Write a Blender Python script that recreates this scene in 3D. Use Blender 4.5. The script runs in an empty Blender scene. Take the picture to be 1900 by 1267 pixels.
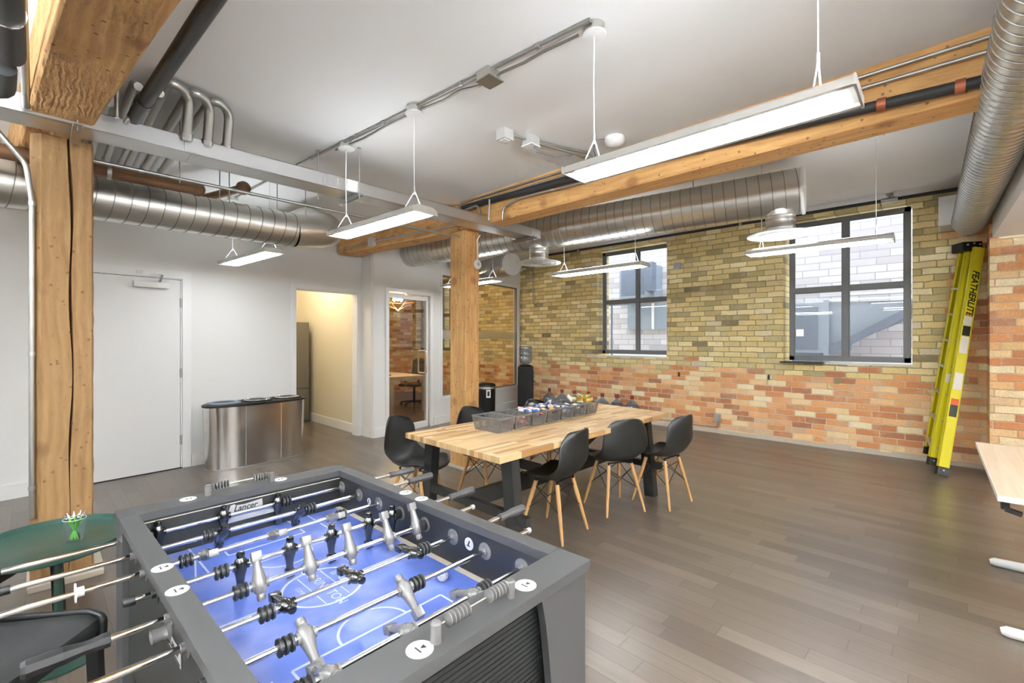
import bpy, bmesh, math, random
from mathutils import Vector, Matrix, Euler
random.seed(7)
R = math.radians
C = bpy.context.scene.collection
SC = bpy.context.scene
# ------------------------------------------------------------------ camera, world, exposure
cam_d = bpy.data.cameras.new('camera'); cam = bpy.data.objects.new('camera', cam_d); C.objects.link(cam)
cam_d.sensor_width = 36; cam_d.lens = 850/1900*36; cam_d.clip_start = 0.02
cam_d.shift_y = -2.5/1900
YAW = 44.039
cam.location = (0, 0, 1.48); cam.rotation_euler = (R(90), 0, R(YAW-90))
SC.camera = cam
SC.view_settings.view_transform = 'Standard'; SC.view_settings.look = 'None'
SC.view_settings.exposure = 1.2; SC.view_settings.gamma = 1; SC.view_settings.use_curve_mapping = False
PANEL = 15.0        # strength of the pendant diffusers
UPLIGHT = 5.0       # light the pendants send to the ceiling
UPFILL = 430.0         # fill light from the top lenses of the unseen added pendants
SKY = 1.75
w = bpy.data.worlds.new('sky'); SC.world = w; w.use_nodes = True
w.node_tree.nodes['Background'].inputs[0].default_value = (0.86, 0.93, 1.0, 1)
w.node_tree.nodes['Background'].inputs[1].default_value = SKY

# ------------------------------------------------------------------ materials
def lin(v):
    v /= 255.0
    return v/12.92 if v <= 0.04045 else ((v+0.055)/1.055)**2.4
def col(r, g, b): return (lin(r), lin(g), lin(b), 1)
class NT:
    def __init__(s, name):
        s.m = bpy.data.materials.new(name); s.m.use_nodes = True; s.t = s.m.node_tree
        s.b = s.t.nodes['Principled BSDF']; s.out = s.t.nodes['Material Output']
    def n(s, typ, **kw):
        x = s.t.nodes.new(typ)
        for k, v in kw.items(): setattr(x, k, v)
        return x
    def set(s, sock, v):
        if isinstance(v, bpy.types.NodeSocket): s.t.links.new(v, sock)
        else: sock.default_value = v
    def math(s, op, a, b=0.0, c=None):
        x = s.n('ShaderNodeMath', operation=op); s.set(x.inputs[0], a); s.set(x.inputs[1], b)
        if c is not None: s.set(x.inputs[2], c)
        return x.outputs[0]
    def mix(s, f, a, b):
        x = s.n('ShaderNodeMix', data_type='RGBA'); s.set(x.inputs[0], f); s.set(x.inputs[6], a); s.set(x.inputs[7], b); return x.outputs[2]
    def ramp(s, f, stops, interp='LINEAR'):
        x = s.n('ShaderNodeValToRGB'); x.color_ramp.interpolation = interp
        e = x.color_ramp.elements
        while len(e) < len(stops): e.new(0.5)
        for i, (p, c) in enumerate(stops): e[i].position = p; e[i].color = c
        s.set(x.inputs[0], f); return x.outputs[0]
    def noise(s, vec, scale, detail=3, rough=0.55, out=0, dist=0.0):
        x = s.n('ShaderNodeTexNoise'); s.set(x.inputs['Vector'], vec)
        x.inputs['Scale'].default_value = scale; x.inputs['Detail'].default_value = detail
        x.inputs['Roughness'].default_value = rough; x.inputs['Distortion'].default_value = dist
        return x.outputs[out]
    def pos(s): return s.n('ShaderNodeNewGeometry').outputs['Position']
    def objc(s): return s.n('ShaderNodeTexCoord').outputs['Object']
    def sep(s, v):
        x = s.n('ShaderNodeSeparateXYZ'); s.set(x.inputs[0], v); return x.outputs
    def comb(s, a, b, c):
        x = s.n('ShaderNodeCombineXYZ'); s.set(x.inputs[0], a); s.set(x.inputs[1], b); s.set(x.inputs[2], c); return x.outputs[0]
    def scale(s, v, sc):
        x = s.n('ShaderNodeVectorMath', operation='MULTIPLY'); s.set(x.inputs[0], v); x.inputs[1].default_value = sc; return x.outputs[0]
    def white(s, v):
        x = s.n('ShaderNodeTexWhiteNoise', noise_dimensions='3D'); s.set(x.inputs[0], v); return x.outputs
    def bump(s, h, strength=0.3, dist=0.01):
        x = s.n('ShaderNodeBump'); x.inputs['Strength'].default_value = strength; x.inputs['Distance'].default_value = dist
        s.set(x.inputs['Height'], h); s.set(s.b.inputs['Normal'], x.outputs[0])
    def base(s, c): s.set(s.b.inputs['Base Color'], c)
    def rough(s, r): s.set(s.b.inputs['Roughness'], r)
    def metal(s, v): s.b.inputs['Metallic'].default_value = v

def plain(name, c, rough=0.5, metal=0.0, var=0.06, nscale=40, bump=0.0, bscale=300, coat=0.0, spec=None):
    n = NT(name); v = n.noise(n.objc(), nscale, 2)
    d = tuple(max(0, x*(1-var)) for x in c[:3])+(1,); l = tuple(min(1, x*(1+var)) for x in c[:3])+(1,)
    n.base(n.mix(v, d, l)); n.rough(rough); n.metal(metal)
    if bump: n.bump(n.noise(n.objc(), bscale, 2), bump, 0.002)
    if coat: n.b.inputs['Coat Weight'].default_value = coat
    if spec is not None: n.b.inputs['Specular IOR Level'].default_value = spec
    return n.m

def cells(n, u, v, w, h, random_offset=False, wob=0.0):
    """brick / plank cells: returns row, col, edge distance in metres"""
    row = n.math('FLOOR', n.math('DIVIDE', v, h))
    if random_offset:
        off = n.math('MULTIPLY', n.white(n.comb(row, 3.3, 1.7))[0], w*7.3)
    else:
        off = n.math('ADD', n.math('MULTIPLY', n.math('MODULO', n.math('ABSOLUTE', row), 2.0), w*0.5),
                     n.math('MULTIPLY', n.white(n.comb(row, 5.1, 2.2))[0], w*0.25))
    uu = n.math('ADD', u, off)
    c_ = n.math('FLOOR', n.math('DIVIDE', uu, w))
    fu = n.math('SUBTRACT', uu, n.math('MULTIPLY', c_, w))
    fv = n.math('SUBTRACT', v, n.math('MULTIPLY', row, h))
    d = n.math('MINIMUM', n.math('MINIMUM', fu, n.math('SUBTRACT', w, fu)), n.math('MINIMUM', fv, n.math('SUBTRACT', h, fv)))
    return row, c_, d, uu

def brick_mat(name, axis, mode='split'):
    n = NT(name); P = n.pos(); s = n.sep(P)
    wob = n.math('MULTIPLY', n.math('SUBTRACT', n.noise(n.scale(P, (1, 1, 1)), 7, 2), 0.5), 0.022)
    u = n.math('ADD', s[1] if axis == 'y' else s[0], n.math('ADD', wob, 20.0)); v = n.math('ADD', s[2], n.math('ADD', wob, 1.0))
    W, H = 0.248, 0.082
    row, c_, d, _ = cells(n, u, v, W, H)
    rnd = n.white(n.comb(row, c_, 0.37)); rv = rnd[0]; r2 = n.white(n.comb(c_, row, 9.1))[0]
    patch = n.noise(P, 1.1, 3); fine = n.noise(P, 60, 4, 0.7); mid = n.noise(P, 9, 3)
    yel = n.ramp(rv, [(0.0, col(122, 110, 86)), (0.05, col(160, 146, 104)), (0.25, col(190, 174, 122)), (0.55, col(207, 187, 130)), (0.8, col(217, 200, 148)), (0.95, col(230, 216, 174)), (1.0, col(192, 182, 162))])
    ora = n.ramp(rv, [(0.0, col(160, 110, 80)), (0.18, col(190, 128, 84)), (0.45, col(208, 150, 98)), (0.66, col(216, 170, 120)), (0.80, col(222, 196, 150)), (1.0, col(232, 218, 182))])
    if mode == 'split':
        zb = n.math('MULTIPLY', row, H)
        zb = n.math('ADD', zb, n.math('ADD', n.math('MULTIPLY', n.math('SUBTRACT', r2, 0.5), 0.34), n.math('MULTIPLY', n.math('SUBTRACT', patch, 0.5), 0.5)))
        isy = n.math('GREATER_THAN', zb, 1.95)
        # redder bricks at the right-hand end of the wall
        red = n.math('LESS_THAN', n.math('ADD', s[1], n.math('MULTIPLY', n.math('SUBTRACT', r2, 0.5), 0.25)), 0.0)
        isy = n.math('MULTIPLY', isy, n.math('SUBTRACT', 1.0, red))
        low = n.math('LESS_THAN', n.math('ADD', zb, 0.0), 1.09)
        base = n.mix(isy, ora, yel)
        base = n.mix(n.math('MULTIPLY', low, 0.7), base, col(205, 180, 145))
        mort = n.mix(isy, col(234, 216, 190), col(172, 158, 124))
    else:
        isy = n.math('GREATER_THAN', r2, 0.94)
        base = n.mix(isy, ora, col(208, 178, 126)); mort = col(206, 172, 140)
    # weathering: grey and white patches of old mortar
    wear = n.ramp(n.noise(P, 3.2, 5, 0.7), [(0.50, (0, 0, 0, 1)), (0.70, (1, 1, 1, 1))])
    base = n.mix(n.math('MULTIPLY', wear, 0.4), base, col(196, 188, 166))
    pw = n.ramp(n.noise(n.scale(P, (1, 1, 1.7)), 5.3, 5, 0.75), [(0.64, (0, 0, 0, 1)), (0.70, (1, 1, 1, 1))])
    base = n.mix(n.math('MULTIPLY', pw, 0.55), base, col(228, 218, 198))
    dark = n.math('MULTIPLY', n.math('SUBTRACT', fine, 0.5), 0.9)
    hsv = n.n('ShaderNodeHueSaturation'); n.set(hsv.inputs['Color'], base)
    n.set(hsv.inputs['Value'], n.math('ADD', 1.34 if mode == 'split' else 1.06, n.math('ADD', dark, n.math('MULTIPLY', n.math('SUBTRACT', mid, 0.5), 0.35))))
    mm = n.n('ShaderNodeMapRange'); n.set(mm.inputs[0], n.math('ADD', d, n.math('MULTIPLY', n.math('SUBTRACT', n.noise(P, 38, 4, 0.7), 0.5), 0.014)))
    mm.inputs[1].default_value = 0.0018; mm.inputs[2].default_value = 0.0082
    n.base(n.mix(mm.outputs[0], mort, hsv.outputs[0])); n.rough(0.88)
    h = n.math('ADD', n.math('MULTIPLY', mm.outputs[0], 1.0), n.math('ADD', n.math('MULTIPLY', fine, 0.5), n.math('MULTIPLY', rv, 0.5)))
    n.bump(h, 0.65, 0.008)
    return n.m

def floor_mat():
    n = NT('dark_hardwood_floor'); P = n.pos(); s = n.sep(P)
    u = n.math('ADD', s[1], 20.0); v = n.math('ADD', s[0], 20.0)
    row, c_, d, uu = cells(n, u, v, 0.82, 0.105, True)
    rv = n.white(n.comb(row, c_, 0.7))[0]
    grain = n.noise(n.comb(n.math('MULTIPLY', uu, 2.2), n.math('MULTIPLY', v, 45.0), n.math('MULTIPLY', rv, 30.0)), 1.0, 4, 0.6)
    base = n.ramp(rv, [(0, col(88, 78, 69)), (0.3, col(98, 88, 78)), (0.6, col(104, 94, 84)), (1, col(115, 105, 94))])
    base = n.mix(n.math('MULTIPLY', n.ramp(grain, [(0.35, (0, 0, 0, 1)), (0.75, (1, 1, 1, 1))]), 0.35), base, col(78, 68, 59))
    mm = n.n('ShaderNodeMapRange'); n.set(mm.inputs[0], d); mm.inputs[1].default_value = 0.0002; mm.inputs[2].default_value = 0.0022
    n.base(n.mix(mm.outputs[0], col(58, 51, 45), base))
    n.rough(0.29)
    n.b.inputs['Specular IOR Level'].default_value = 0.6
    wav = n.noise(n.comb(n.math('MULTIPLY', uu, 1.5), n.math('MULTIPLY', v, 9.0), rv), 1.0, 2)
    n.bump(n.math('ADD', n.math('MULTIPLY', mm.outputs[0], 0.6), n.math('ADD', n.math('MULTIPLY', grain, 0.15), n.math('MULTIPLY', wav, 0.5))), 0.09, 0.003)
    return n.m

def timber_mat(name, axis, light=1.0, rough_=False):
    """old fir timber, grain along axis"""
    n = NT(name); P = n.pos()
    sc = {'x': (0.9, 14, 14), 'y': (14, 0.9, 14), 'z': (14, 14, 0.9)}[axis]
    warp = n.noise(P, 1.6, 2, out=1)
    pv = n.n('ShaderNodeVectorMath', operation='ADD'); n.set(pv.inputs[0], n.scale(P, sc)); n.set(pv.inputs[1], n.scale(warp, (1.6, 1.6, 1.6)))
    wv = n.n('ShaderNodeTexWave', wave_type='BANDS', bands_direction={'x': 'Y', 'y': 'X', 'z': 'X'}[axis]); n.set(wv.inputs['Vector'], pv.outputs[0])
    wv.inputs['Scale'].default_value = 0.55; wv.inputs['Distortion'].default_value = 5.0; wv.inputs['Detail'].default_value = 3
    g = n.noise(pv.outputs[0], 2.2, 5, 0.65)
    k = lambda r, gg, b: col(min(255, r*light*1.05), min(255, gg*light*1.01), min(255, b*light*0.95))
    base = n.ramp(g, [(0.25, k(158, 120, 74)), (0.45, k(184, 146, 96)), (0.62, k(198, 162, 110)), (0.8, k(208, 176, 124))])
    base = n.mix(n.math('MULTIPLY', wv.outputs[0], 0.32), base, k(150, 112, 70))
    vor = n.n('ShaderNodeTexVoronoi', feature='F1'); n.set(vor.inputs['Vector'], P); vor.inputs['Scale'].default_value = 17
    spots = n.ramp(n.math('ADD', vor.outputs['Distance'], n.math('MULTIPLY', n.noise(P, 70, 2), 0.05)), [(0.13, (1, 1, 1, 1)), (0.19, (0, 0, 0, 1))])
    base = n.mix(n.math('MULTIPLY', spots, 0.7), base, col(84, 54, 32))
    vk = n.n('ShaderNodeTexVoronoi', feature='F1'); n.set(vk.inputs['Vector'], P); vk.inputs['Scale'].default_value = 3.1
    knot = n.ramp(vk.outputs['Distance'], [(0.10, (1, 1, 1, 1)), (0.22, (0, 0, 0, 1))])
    base = n.mix(n.math('MULTIPLY', knot, 0.6), base, k(120, 78, 42))
    n.base(base); n.rough(0.7)
    if rough_:
        w2 = n.n('ShaderNodeTexWave', wave_type='BANDS', bands_direction='X'); n.set(w2.inputs['Vector'], n.scale(P, (11, 3.2, 11)))
        w2.inputs['Scale'].default_value = 1.1; w2.inputs['Distortion'].default_value = 9.0; w2.inputs['Detail'].default_value = 3; w2.inputs['Detail Scale'].default_value = 1.6
        m2 = n.ramp(n.noise(P, 2.0, 2), [(0.42, (0, 0, 0, 1)), (0.6, (1, 1, 1, 1))])
        n.bump(n.math('ADD', n.math('MULTIPLY', n.math('MULTIPLY', w2.outputs[0], m2), 1.0), n.math('ADD', n.math('MULTIPLY', n.noise(P, 26, 5, 0.7), 1.6), g)), 0.9, 0.012)
        n.base(n.mix(n.math('MULTIPLY', n.math('MULTIPLY', n.math('SUBTRACT', 1.0, w2.outputs[0]), m2), 0.2), base, k(140, 100, 60)))
        return n.m
    n.bump(n.math('ADD', n.math('MULTIPLY', g, 0.8), n.math('MULTIPLY', n.noise(P, 50, 4), 0.6)), 0.5, 0.006)
    return n.m

def butcher_mat():
    n = NT('butcher_block_oak'); P = n.objc(); s = n.sep(P)
    row, c_, d, uu = cells(n, n.math('ADD', s[0], 20.0), n.math('ADD', s[1], 20.0), 0.34, 0.042, True)
    rv = n.white(n.comb(row, c_, 0.7))[0]
    g = n.noise(n.comb(n.math('MULTIPLY', uu, 4.0), n.math('MULTIPLY', s[1], 90.0), n.math('MULTIPLY', rv, 20)), 1.0, 4, 0.6)
    base = n.ramp(rv, [(0, col(164, 124, 78)), (0.15, col(190, 150, 100)), (0.5, col(214, 180, 130)), (0.85, col(226, 196, 148)), (1, col(234, 210, 168))])
    base = n.mix(n.math('MULTIPLY', n.ramp(g, [(0.35, (0, 0, 0, 1)), (0.8, (1, 1, 1, 1))]), 0.4), base, col(158, 116, 72))
    mm = n.n('ShaderNodeMapRange'); n.set(mm.inputs[0], d); mm.inputs[1].default_value = 0.0; mm.inputs[2].default_value = 0.0012
    n.base(n.mix(mm.outputs[0], col(150, 112, 72), base)); n.rough(0.42); n.bump(g, 0.1, 0.002)
    return n.m

def wood_mat(name, c0, c1, axis, rough=0.5, sc=1.0):
    n = NT(name); P = n.objc()
    k = {'x': (3, 60, 60), 'y': (60, 3, 60), 'z': (60, 60, 3)}[axis]
    g = n.noise(n.scale(P, tuple(q*sc for q in k)), 1.0, 4, 0.6)
    n.base(n.mix(n.ramp(g, [(0.3, (0, 0, 0, 1)), (0.75, (1, 1, 1, 1))]), c0, c1)); n.rough(rough); n.bump(g, 0.08, 0.001)
    return n.m

def steel_mat(name, c, rough=0.3, axis='z', streak=0.5, mott=0.3, blotch=6):
    n = NT(name); P = n.objc()
    k = {'x': (2, 160, 160), 'y': (160, 2, 160), 'z': (160, 160, 2)}[axis]
    g = n.noise(n.scale(P, k), 1.0, 2); m = n.noise(P, blotch, 3)
    lo = tuple(x*0.8 for x in c[:3])+(1,)
    n.base(n.mix(n.math('MULTIPLY', m, mott*2), c, lo))
    n.metal(1.0); n.rough(rough if rough < 0.2 else n.math('ADD', max(0.285, rough), n.math('ADD', n.math('MULTIPLY', m, 0.08), n.math('MULTIPLY', g, streak*0.06))))
    return n.m

def emis(name, c, s, back=None):
    n = NT(name); n.base(c); n.b.inputs['Emission Color'].default_value = c; n.b.inputs['Emission Strength'].default_value = s
    return n.m

def glass_mat(name, tint=(1, 1, 1, 1), rough=0.0, extra=0.0, ior=1.45):
    n = NT(name); t = n.n('ShaderNodeBsdfTransparent'); t.inputs[0].default_value = tint
    g = n.n('ShaderNodeBsdfGlossy'); g.inputs['Roughness'].default_value = rough; g.inputs[0].default_value = (1, 1, 1, 1)
    f = n.n('ShaderNodeFresnel'); bf = n.n('ShaderNodeNewGeometry').outputs['Backfacing']; n.set(f.inputs[0], n.math('ADD', n.math('MULTIPLY', bf, 1.0/ior-ior), ior))
    mx = n.n('ShaderNodeMixShader'); n.set(mx.inputs[0], n.math('ADD', f.outputs[0], extra)); n.set(mx.inputs[1], t.outputs[0]); n.set(mx.inputs[2], g.outputs[0])
    n.set(n.out.inputs[0], mx.outputs[0]); return n.m

M = {}
M['white'] = plain('white_wall_paint', col(228, 227, 224), 0.6, var=0.012, nscale=3, bump=0.05, bscale=120)
M['ceil'] = plain('white_ceiling_paint', col(238, 238, 237), 0.75, var=0.012, nscale=2)
M['trim'] = plain('white_trim_paint', col(234, 233, 231), 0.4, var=0.01)
M['door'] = plain('white_door_paint', col(226, 225, 223), 0.45, var=0.01)
M['brick'] = brick_mat('old_brick_wall', 'y'); M['brick_x'] = brick_mat('old_brick_wall_end', 'x', 'orange')
M['brick_pier'] = brick_mat('orange_brick_pier', 'y', 'orange')
M['floor'] = floor_mat()
M['tz'] = timber_mat('timber_post_fir', 'z', 1.04); M['tzl'] = timber_mat('weathered_post_fir', 'z', 0.74); M['ty'] = timber_mat('timber_beam_fir', 'y', 1.1); M['trough'] = timber_mat('rough_sawn_beam', 'y', 0.98, True)
M['butcher'] = butcher_mat()
M['galv'] = steel_mat('galvanised_duct', (0.66, 0.65, 0.61, 1), 0.285, 'z', 0.3, 0.3)
M['seam'] = steel_mat('duct_seam', (0.30, 0.29, 0.27, 1), 0.4, 'z', 0.1)
M['galvl'] = steel_mat('galvanised_tray', (0.60, 0.60, 0.60, 1), 0.26, 'x', 0.8, 0.3, 3)
M['conduit'] = steel_mat('conduit_steel', (0.50, 0.50, 0.48, 1), 0.38, 'y', 0.2)
M['steel'] = steel_mat('brushed_stainless', (0.62, 0.60, 0.57, 1), 0.17, 'z', 1.0, 0.1)
M['chrome'] = steel_mat('chrome', (0.82, 0.82, 0.82, 1), 0.1, 'x', 0.1, 0.0)
M['blackpipe'] = plain('black_iron_pipe', col(52, 52, 52), 0.5, 0.3)
M['brownpipe'] = plain('rusty_brown_pipe', col(112, 82, 58), 0.55, 0.4, 0.25, 12)
M['copper'] = plain('copper_clamp', col(168, 98, 70), 0.45, 0.5)
M['fixture'] = plain('light_fixture_housing', col(200, 199, 195), 0.4, 0.2)
M['panel'] = emis('light_diffuser', (0.90, 0.955, 1.0, 1), PANEL)
M['up'] = emis('light_top_lens', (0.88, 0.945, 1.0, 1), UPLIGHT); M['up_fill'] = emis('fill_top_lens', (0.88, 0.945, 1.0, 1), UPFILL)
M['wire'] = plain('white_cable', col(235, 235, 232), 0.5)
M['dframe'] = plain('grey_window_frame', col(120, 122, 124), 0.45, 0.2)
M['blk'] = plain('black_plastic', col(17, 17, 18), 0.45, spec=0.3)
M['blkshell'] = plain('black_chair_shell', col(26, 27, 27), 0.42, bump=0.05, bscale=400)
M['blkmetal'] = plain('black_metal', col(28, 28, 28), 0.4, 0.3)
M['blkwood'] = plain('black_stained_wood', col(27, 27, 26), 0.5, bump=0.1)
M['rubber'] = plain('black_rubber', col(26, 26, 26), 0.5)
M['legwood'] = wood_mat('beech_leg', col(206, 164, 108), col(184, 138, 84), 'z')
M['yel'] = plain('yellow_fibreglass', col(222, 212, 40), 0.42, var=0.03)
M['alu'] = plain('aluminium', col(205, 205, 202), 0.35, 0.7)
M['foosgrey'] = plain('charcoal_laminate', col(54, 54, 54), 0.55, var=0.12, nscale=400, bump=0.15, bscale=500)
M['foosblk'] = plain('black_laminate', col(17, 18, 18), 0.5, var=0.05)
M['foosside'] = plain('dark_cabinet_side', col(30, 31, 29), 0.5, var=0.1, nscale=300)
M['figgrey'] = plain('grey_glossy_plastic', col(104, 102, 101), 0.25, coat=0.5)
M['figblk'] = plain('black_glossy_plastic', col(18, 19, 18), 0.15, coat=0.6)
M['whitep'] = plain('white_plastic', col(232, 232, 230), 0.35)
M['mark'] = plain('white_print', col(206, 214, 240), 0.5)
M['silv'] = plain('silver_print', col(190, 190, 190), 0.4, 0.2)
M['green'] = plain('dark_green_metal', col(40, 68, 60), 0.3, 0.1, 0.05)
M['mesh'] = plain('black_mesh_fabric', col(22, 24, 23), 0.7, var=0.25, nscale=500, bump=0.5, bscale=700)
M['pen'] = plain('green_pen_plastic', col(104, 190, 60), 0.35)
M['jug'] = glass_mat('blue_tinted_jug', (0.56, 0.67, 0.88, 1), 0.08, 0.12)
M['cap'] = plain('dark_red_cap', col(140, 44, 36), 0.4)
M['glass'] = glass_mat('window_glass', (0.97, 0.98, 1.0, 1)); M['glassdk'] = glass_mat('partition_glass', (0.74, 0.73, 0.70, 1), 0.0, 0.03)
M['frost'] = glass_mat('frosted_band', (0.85, 0.86, 0.85, 1), 0.35, 0.35)
M['cup'] = glass_mat('clear_cup', (0.93, 0.95, 0.95, 1), 0.05, 0.08)
M['basket'] = plain('charcoal_basket_plastic', col(112, 109, 106), 0.5)
M['deskl'] = wood_mat('pale_oak_laminate', col(224, 206, 182), col(208, 186, 158), 'x', 0.45, 0.6)
M['deskedge'] = plain('pale_desk_edge', col(226, 220, 210), 0.45)
M['cream'] = plain('cream_hall_paint', col(222, 212, 188), 0.6, var=0.02)
M['fridge'] = plain('grey_fridge_steel', col(120, 114, 102), 0.35, 0.6)
M['outbrick'] = None
def outbrick():
    n = NT('pale_brick_outside'); P = n.pos(); s = n.sep(P)
    row, c_, d, _ = cells(n, n.math('ADD', s[1], 30.0), n.math('ADD', s[2], 5.0), 0.42, 0.13)
    rv = n.white(n.comb(row, c_, 0.2))[0]
    b = n.ramp(rv, [(0, col(182, 178, 180)), (0.5, col(206, 203, 204)), (1, col(222, 219, 218))])
    b = n.mix(n.math('MULTIPLY', n.noise(P, 6, 4), 0.3), b, col(176, 168, 164))
    mm = n.n('ShaderNodeMapRange'); n.set(mm.inputs[0], d); mm.inputs[1].default_value = 0.004; mm.inputs[2].default_value = 0.010
    n.base(n.mix(mm.outputs[0], col(160, 158, 164), b)); n.rough(0.9); return n.m
M['outbrick'] = outbrick()
M['snow'] = plain('pale_ground_outside', col(226, 228, 232), 0.9, var=0.05, nscale=4)
M['bluegrey'] = plain('blue_grey_steel', col(146, 158, 170), 0.5, 0.1)
M['bluegreyd'] = plain('dark_blue_grey_steel', col(112, 122, 138), 0.5, 0.1)
M['paper'] = plain('white_label_paper', col(232, 230, 224), 0.6)
M['blackp'] = plain('black_print', col(22, 22, 22), 0.5)
M['orange'] = plain('orange_print', col(214, 96, 50), 0.5)
M['stone'] = plain('pale_post_trim', col(206, 196, 180), 0.6, var=0.08)
M['sill'] = plain('dark_sill', col(58, 50, 48), 0.5)
M['bulb'] = emis('warm_bulb', (1.0, 0.72, 0.40, 1), 60.0)
M['gold'] = plain('brass_wire', col(214, 170, 110), 0.3, 0.8)
def playfield():
    n = NT('blue_playfield'); P = n.objc(); f = n.noise(P, 5, 3, 0.5); g = n.noise(P, 500, 2)
    b = n.ramp(f, [(0.3, col(58, 88, 178)), (0.48, col(86, 112, 194)), (0.68, col(138, 150, 210))])
    n.base(n.mix(n.math('MULTIPLY', g, 0.2), b, col(150, 160, 206))); n.rough(0.35); return n.m
M['field'] = playfield()
for k, c in dict(p_red=(196, 52, 60), p_pink=(226, 150, 150), p_blue=(62, 104, 180), p_white=(232, 228, 222), p_orange=(222, 146, 66), p_yellow=(224, 202, 112), p_green=(150, 176, 84), p_dark=(74, 62, 66)).items():
    M[k] = plain('wrapper_'+k[2:], col(*c), 0.3, var=0.35, nscale=60)

# ------------------------------------------------------------------ mesh builder
class MB:
    def __init__(s): s.v = []; s.f = []; s.sm = []; s.mi = []; s.cur = 0
    def add(s, vs, fs, smooth=False):
        o = len(s.v); s.v += [Vector(p) for p in vs]
        for f in fs: s.f.append(tuple(i+o for i in f)); s.sm.append(smooth); s.mi.append(s.cur)
        return s
    def box(s, x0, x1, y0, y1, z0, z1, mat=None, bev=0.0):
        if bev > 0:
            b = bmesh.new(); bmesh.ops.create_cube(b, size=1)
            for v in b.verts: v.co = Vector((x0+(v.co.x+.5)*(x1-x0), y0+(v.co.y+.5)*(y1-y0), z0+(v.co.z+.5)*(z1-z0)))
            bmesh.ops.bevel(b, geom=b.edges[:], offset=bev, segments=2, affect='EDGES', profile=0.7)
            b.verts.index_update()
            vs = [v.co.copy() for v in b.verts]; fs = [[v.index for v in f.verts] for f in b.faces]; b.free()
        else:
            vs = [Vector(p) for p in ((x0, y0, z0), (x1, y0, z0), (x1, y1, z0), (x0, y1, z0), (x0, y0, z1), (x1, y0, z1), (x1, y1, z1), (x0, y1, z1))]
            fs = [(0, 3, 2, 1), (4, 5, 6, 7), (0, 1, 5, 4), (1, 2, 6, 5), (2, 3, 7, 6), (3, 0, 4, 7)]
        if mat is not None: vs = [mat @ v for v in vs]
        return s.add(vs, fs)
    def bar(s, p0, p1, w, h, up=(0, 0, 1), bev=0.0):
        """box of width w (sideways) and height h (along up) from p0 to p1"""
        p0 = Vector(p0); p1 = Vector(p1); d = (p1-p0); L = d.length; d.normalize()
        sd = d.cross(Vector(up)).normalized(); u = sd.cross(d).normalized()
        m = Matrix((d, sd, u)).transposed().to_4x4(); m.translation = p0
        return s.box(0, L, -w/2, w/2, -h/2, h/2, m, bev)
    def tube(s, pts, r, n=12, caps=True, closed=False):
        pts = [Vector(p) for p in pts]; rr = r if isinstance(r, (list, tuple)) else [r]*len(pts)
        N = len(pts); vs = []; prev = None
        for i, p in enumerate(pts):
            a = pts[i-1] if (i or closed) else p; b = pts[(i+1) % N] if (i < N-1 or closed) else p
            t = (b-a); t = t.normalized() if t.length > 1e-9 else Vector((0, 0, 1))
            if prev is None:
                u = t.cross(Vector((0, 0, 1)));
                if u.length < 1e-3: u = t.cross(Vector((1, 0, 0)))
                u.normalize()
            else:
                u = prev-t*prev.dot(t); u.normalize()
            prev = u; v = t.cross(u)
            for k in range(n):
                an = 2*math.pi*k/n; vs.append(p+(u*math.cos(an)+v*math.sin(an))*rr[i])
        fs = []
        for i in range(N if closed else N-1):
            j = (i+1) % N
            for k in range(n):
                k2 = (k+1) % n; fs.append((i*n+k, j*n+k, j*n+k2, i*n+k2))
        s.add(vs, fs, True)
        if caps and not closed:
            o = len(s.v)-N*n
            s.f.append(tuple(o+k for k in range(n))); s.sm.append(False); s.mi.append(s.cur)
            s.f.append(tuple(o+(N-1)*n+k for k in reversed(range(n)))); s.sm.append(False); s.mi.append(s.cur)
        return s
    def cyl(s, p0, p1, r, n=16, caps=True): return s.tube([p0, p1], r, n, caps)
    def lathe(s, prof, c=(0, 0, 0), axis='z', n=24, sx=1.0, sy=1.0):
        """prof: list of (radius, height)"""
        c = Vector(c); vs = []
        for (r, h) in prof:
            for k in range(n):
                a = 2*math.pi*k/n; x, y = r*math.cos(a)*sx, r*math.sin(a)*sy
                vs.append(c+Vector({'z': (x, y, h), 'x': (h, x, y), 'y': (y, h, x)}[axis]))
        fs = []
        for i in range(len(prof)-1):
            for k in range(n):
                k2 = (k+1) % n; fs.append((i*n+k, i*n+k2, (i+1)*n+k2, (i+1)*n+k))
        s.add(vs, fs, True)
        o = len(s.v)-len(prof)*n
        if prof[0][0] > 1e-5: s.f.append(tuple(o+k for k in reversed(range(n)))); s.sm.append(False); s.mi.append(s.cur)
        if prof[-1][0] > 1e-5: s.f.append(tuple(o+(len(prof)-1)*n+k for k in range(n))); s.sm.append(False); s.mi.append(s.cur)
        return s
    def prism(s, poly, z0, z1, mat=None):
        n = len(poly); vs = [Vector((x, y, z0)) for x, y in poly]+[Vector((x, y, z1)) for x, y in poly]
        fs = [tuple(reversed(range(n))), tuple(range(n, 2*n))]+[(i, (i+1) % n, n+(i+1) % n, n+i) for i in range(n)]
        if mat is not None: vs = [mat @ v for v in vs]
        return s.add(vs, fs)
    def ball(s, c, rx, ry=None, rz=None, n=14, m=9):
        ry = ry or rx; rz = rz or rx; c = Vector(c); vs = []; fs = []
        for i in range(m+1):
            ph = math.pi*i/m
            for k in range(n):
                a = 2*math.pi*k/n; vs.append(c+Vector((rx*math.sin(ph)*math.cos(a), ry*math.sin(ph)*math.sin(a), -rz*math.cos(ph))))
        for i in range(m):
            for k in range(n): fs.append((i*n+k, i*n+(k+1) % n, (i+1)*n+(k+1) % n, (i+1)*n+k))
        return s.add(vs, fs, True)
    def quad(s, a, b, c, d): return s.add([a, b, c, d], [(0, 1, 2, 3)])
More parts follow.
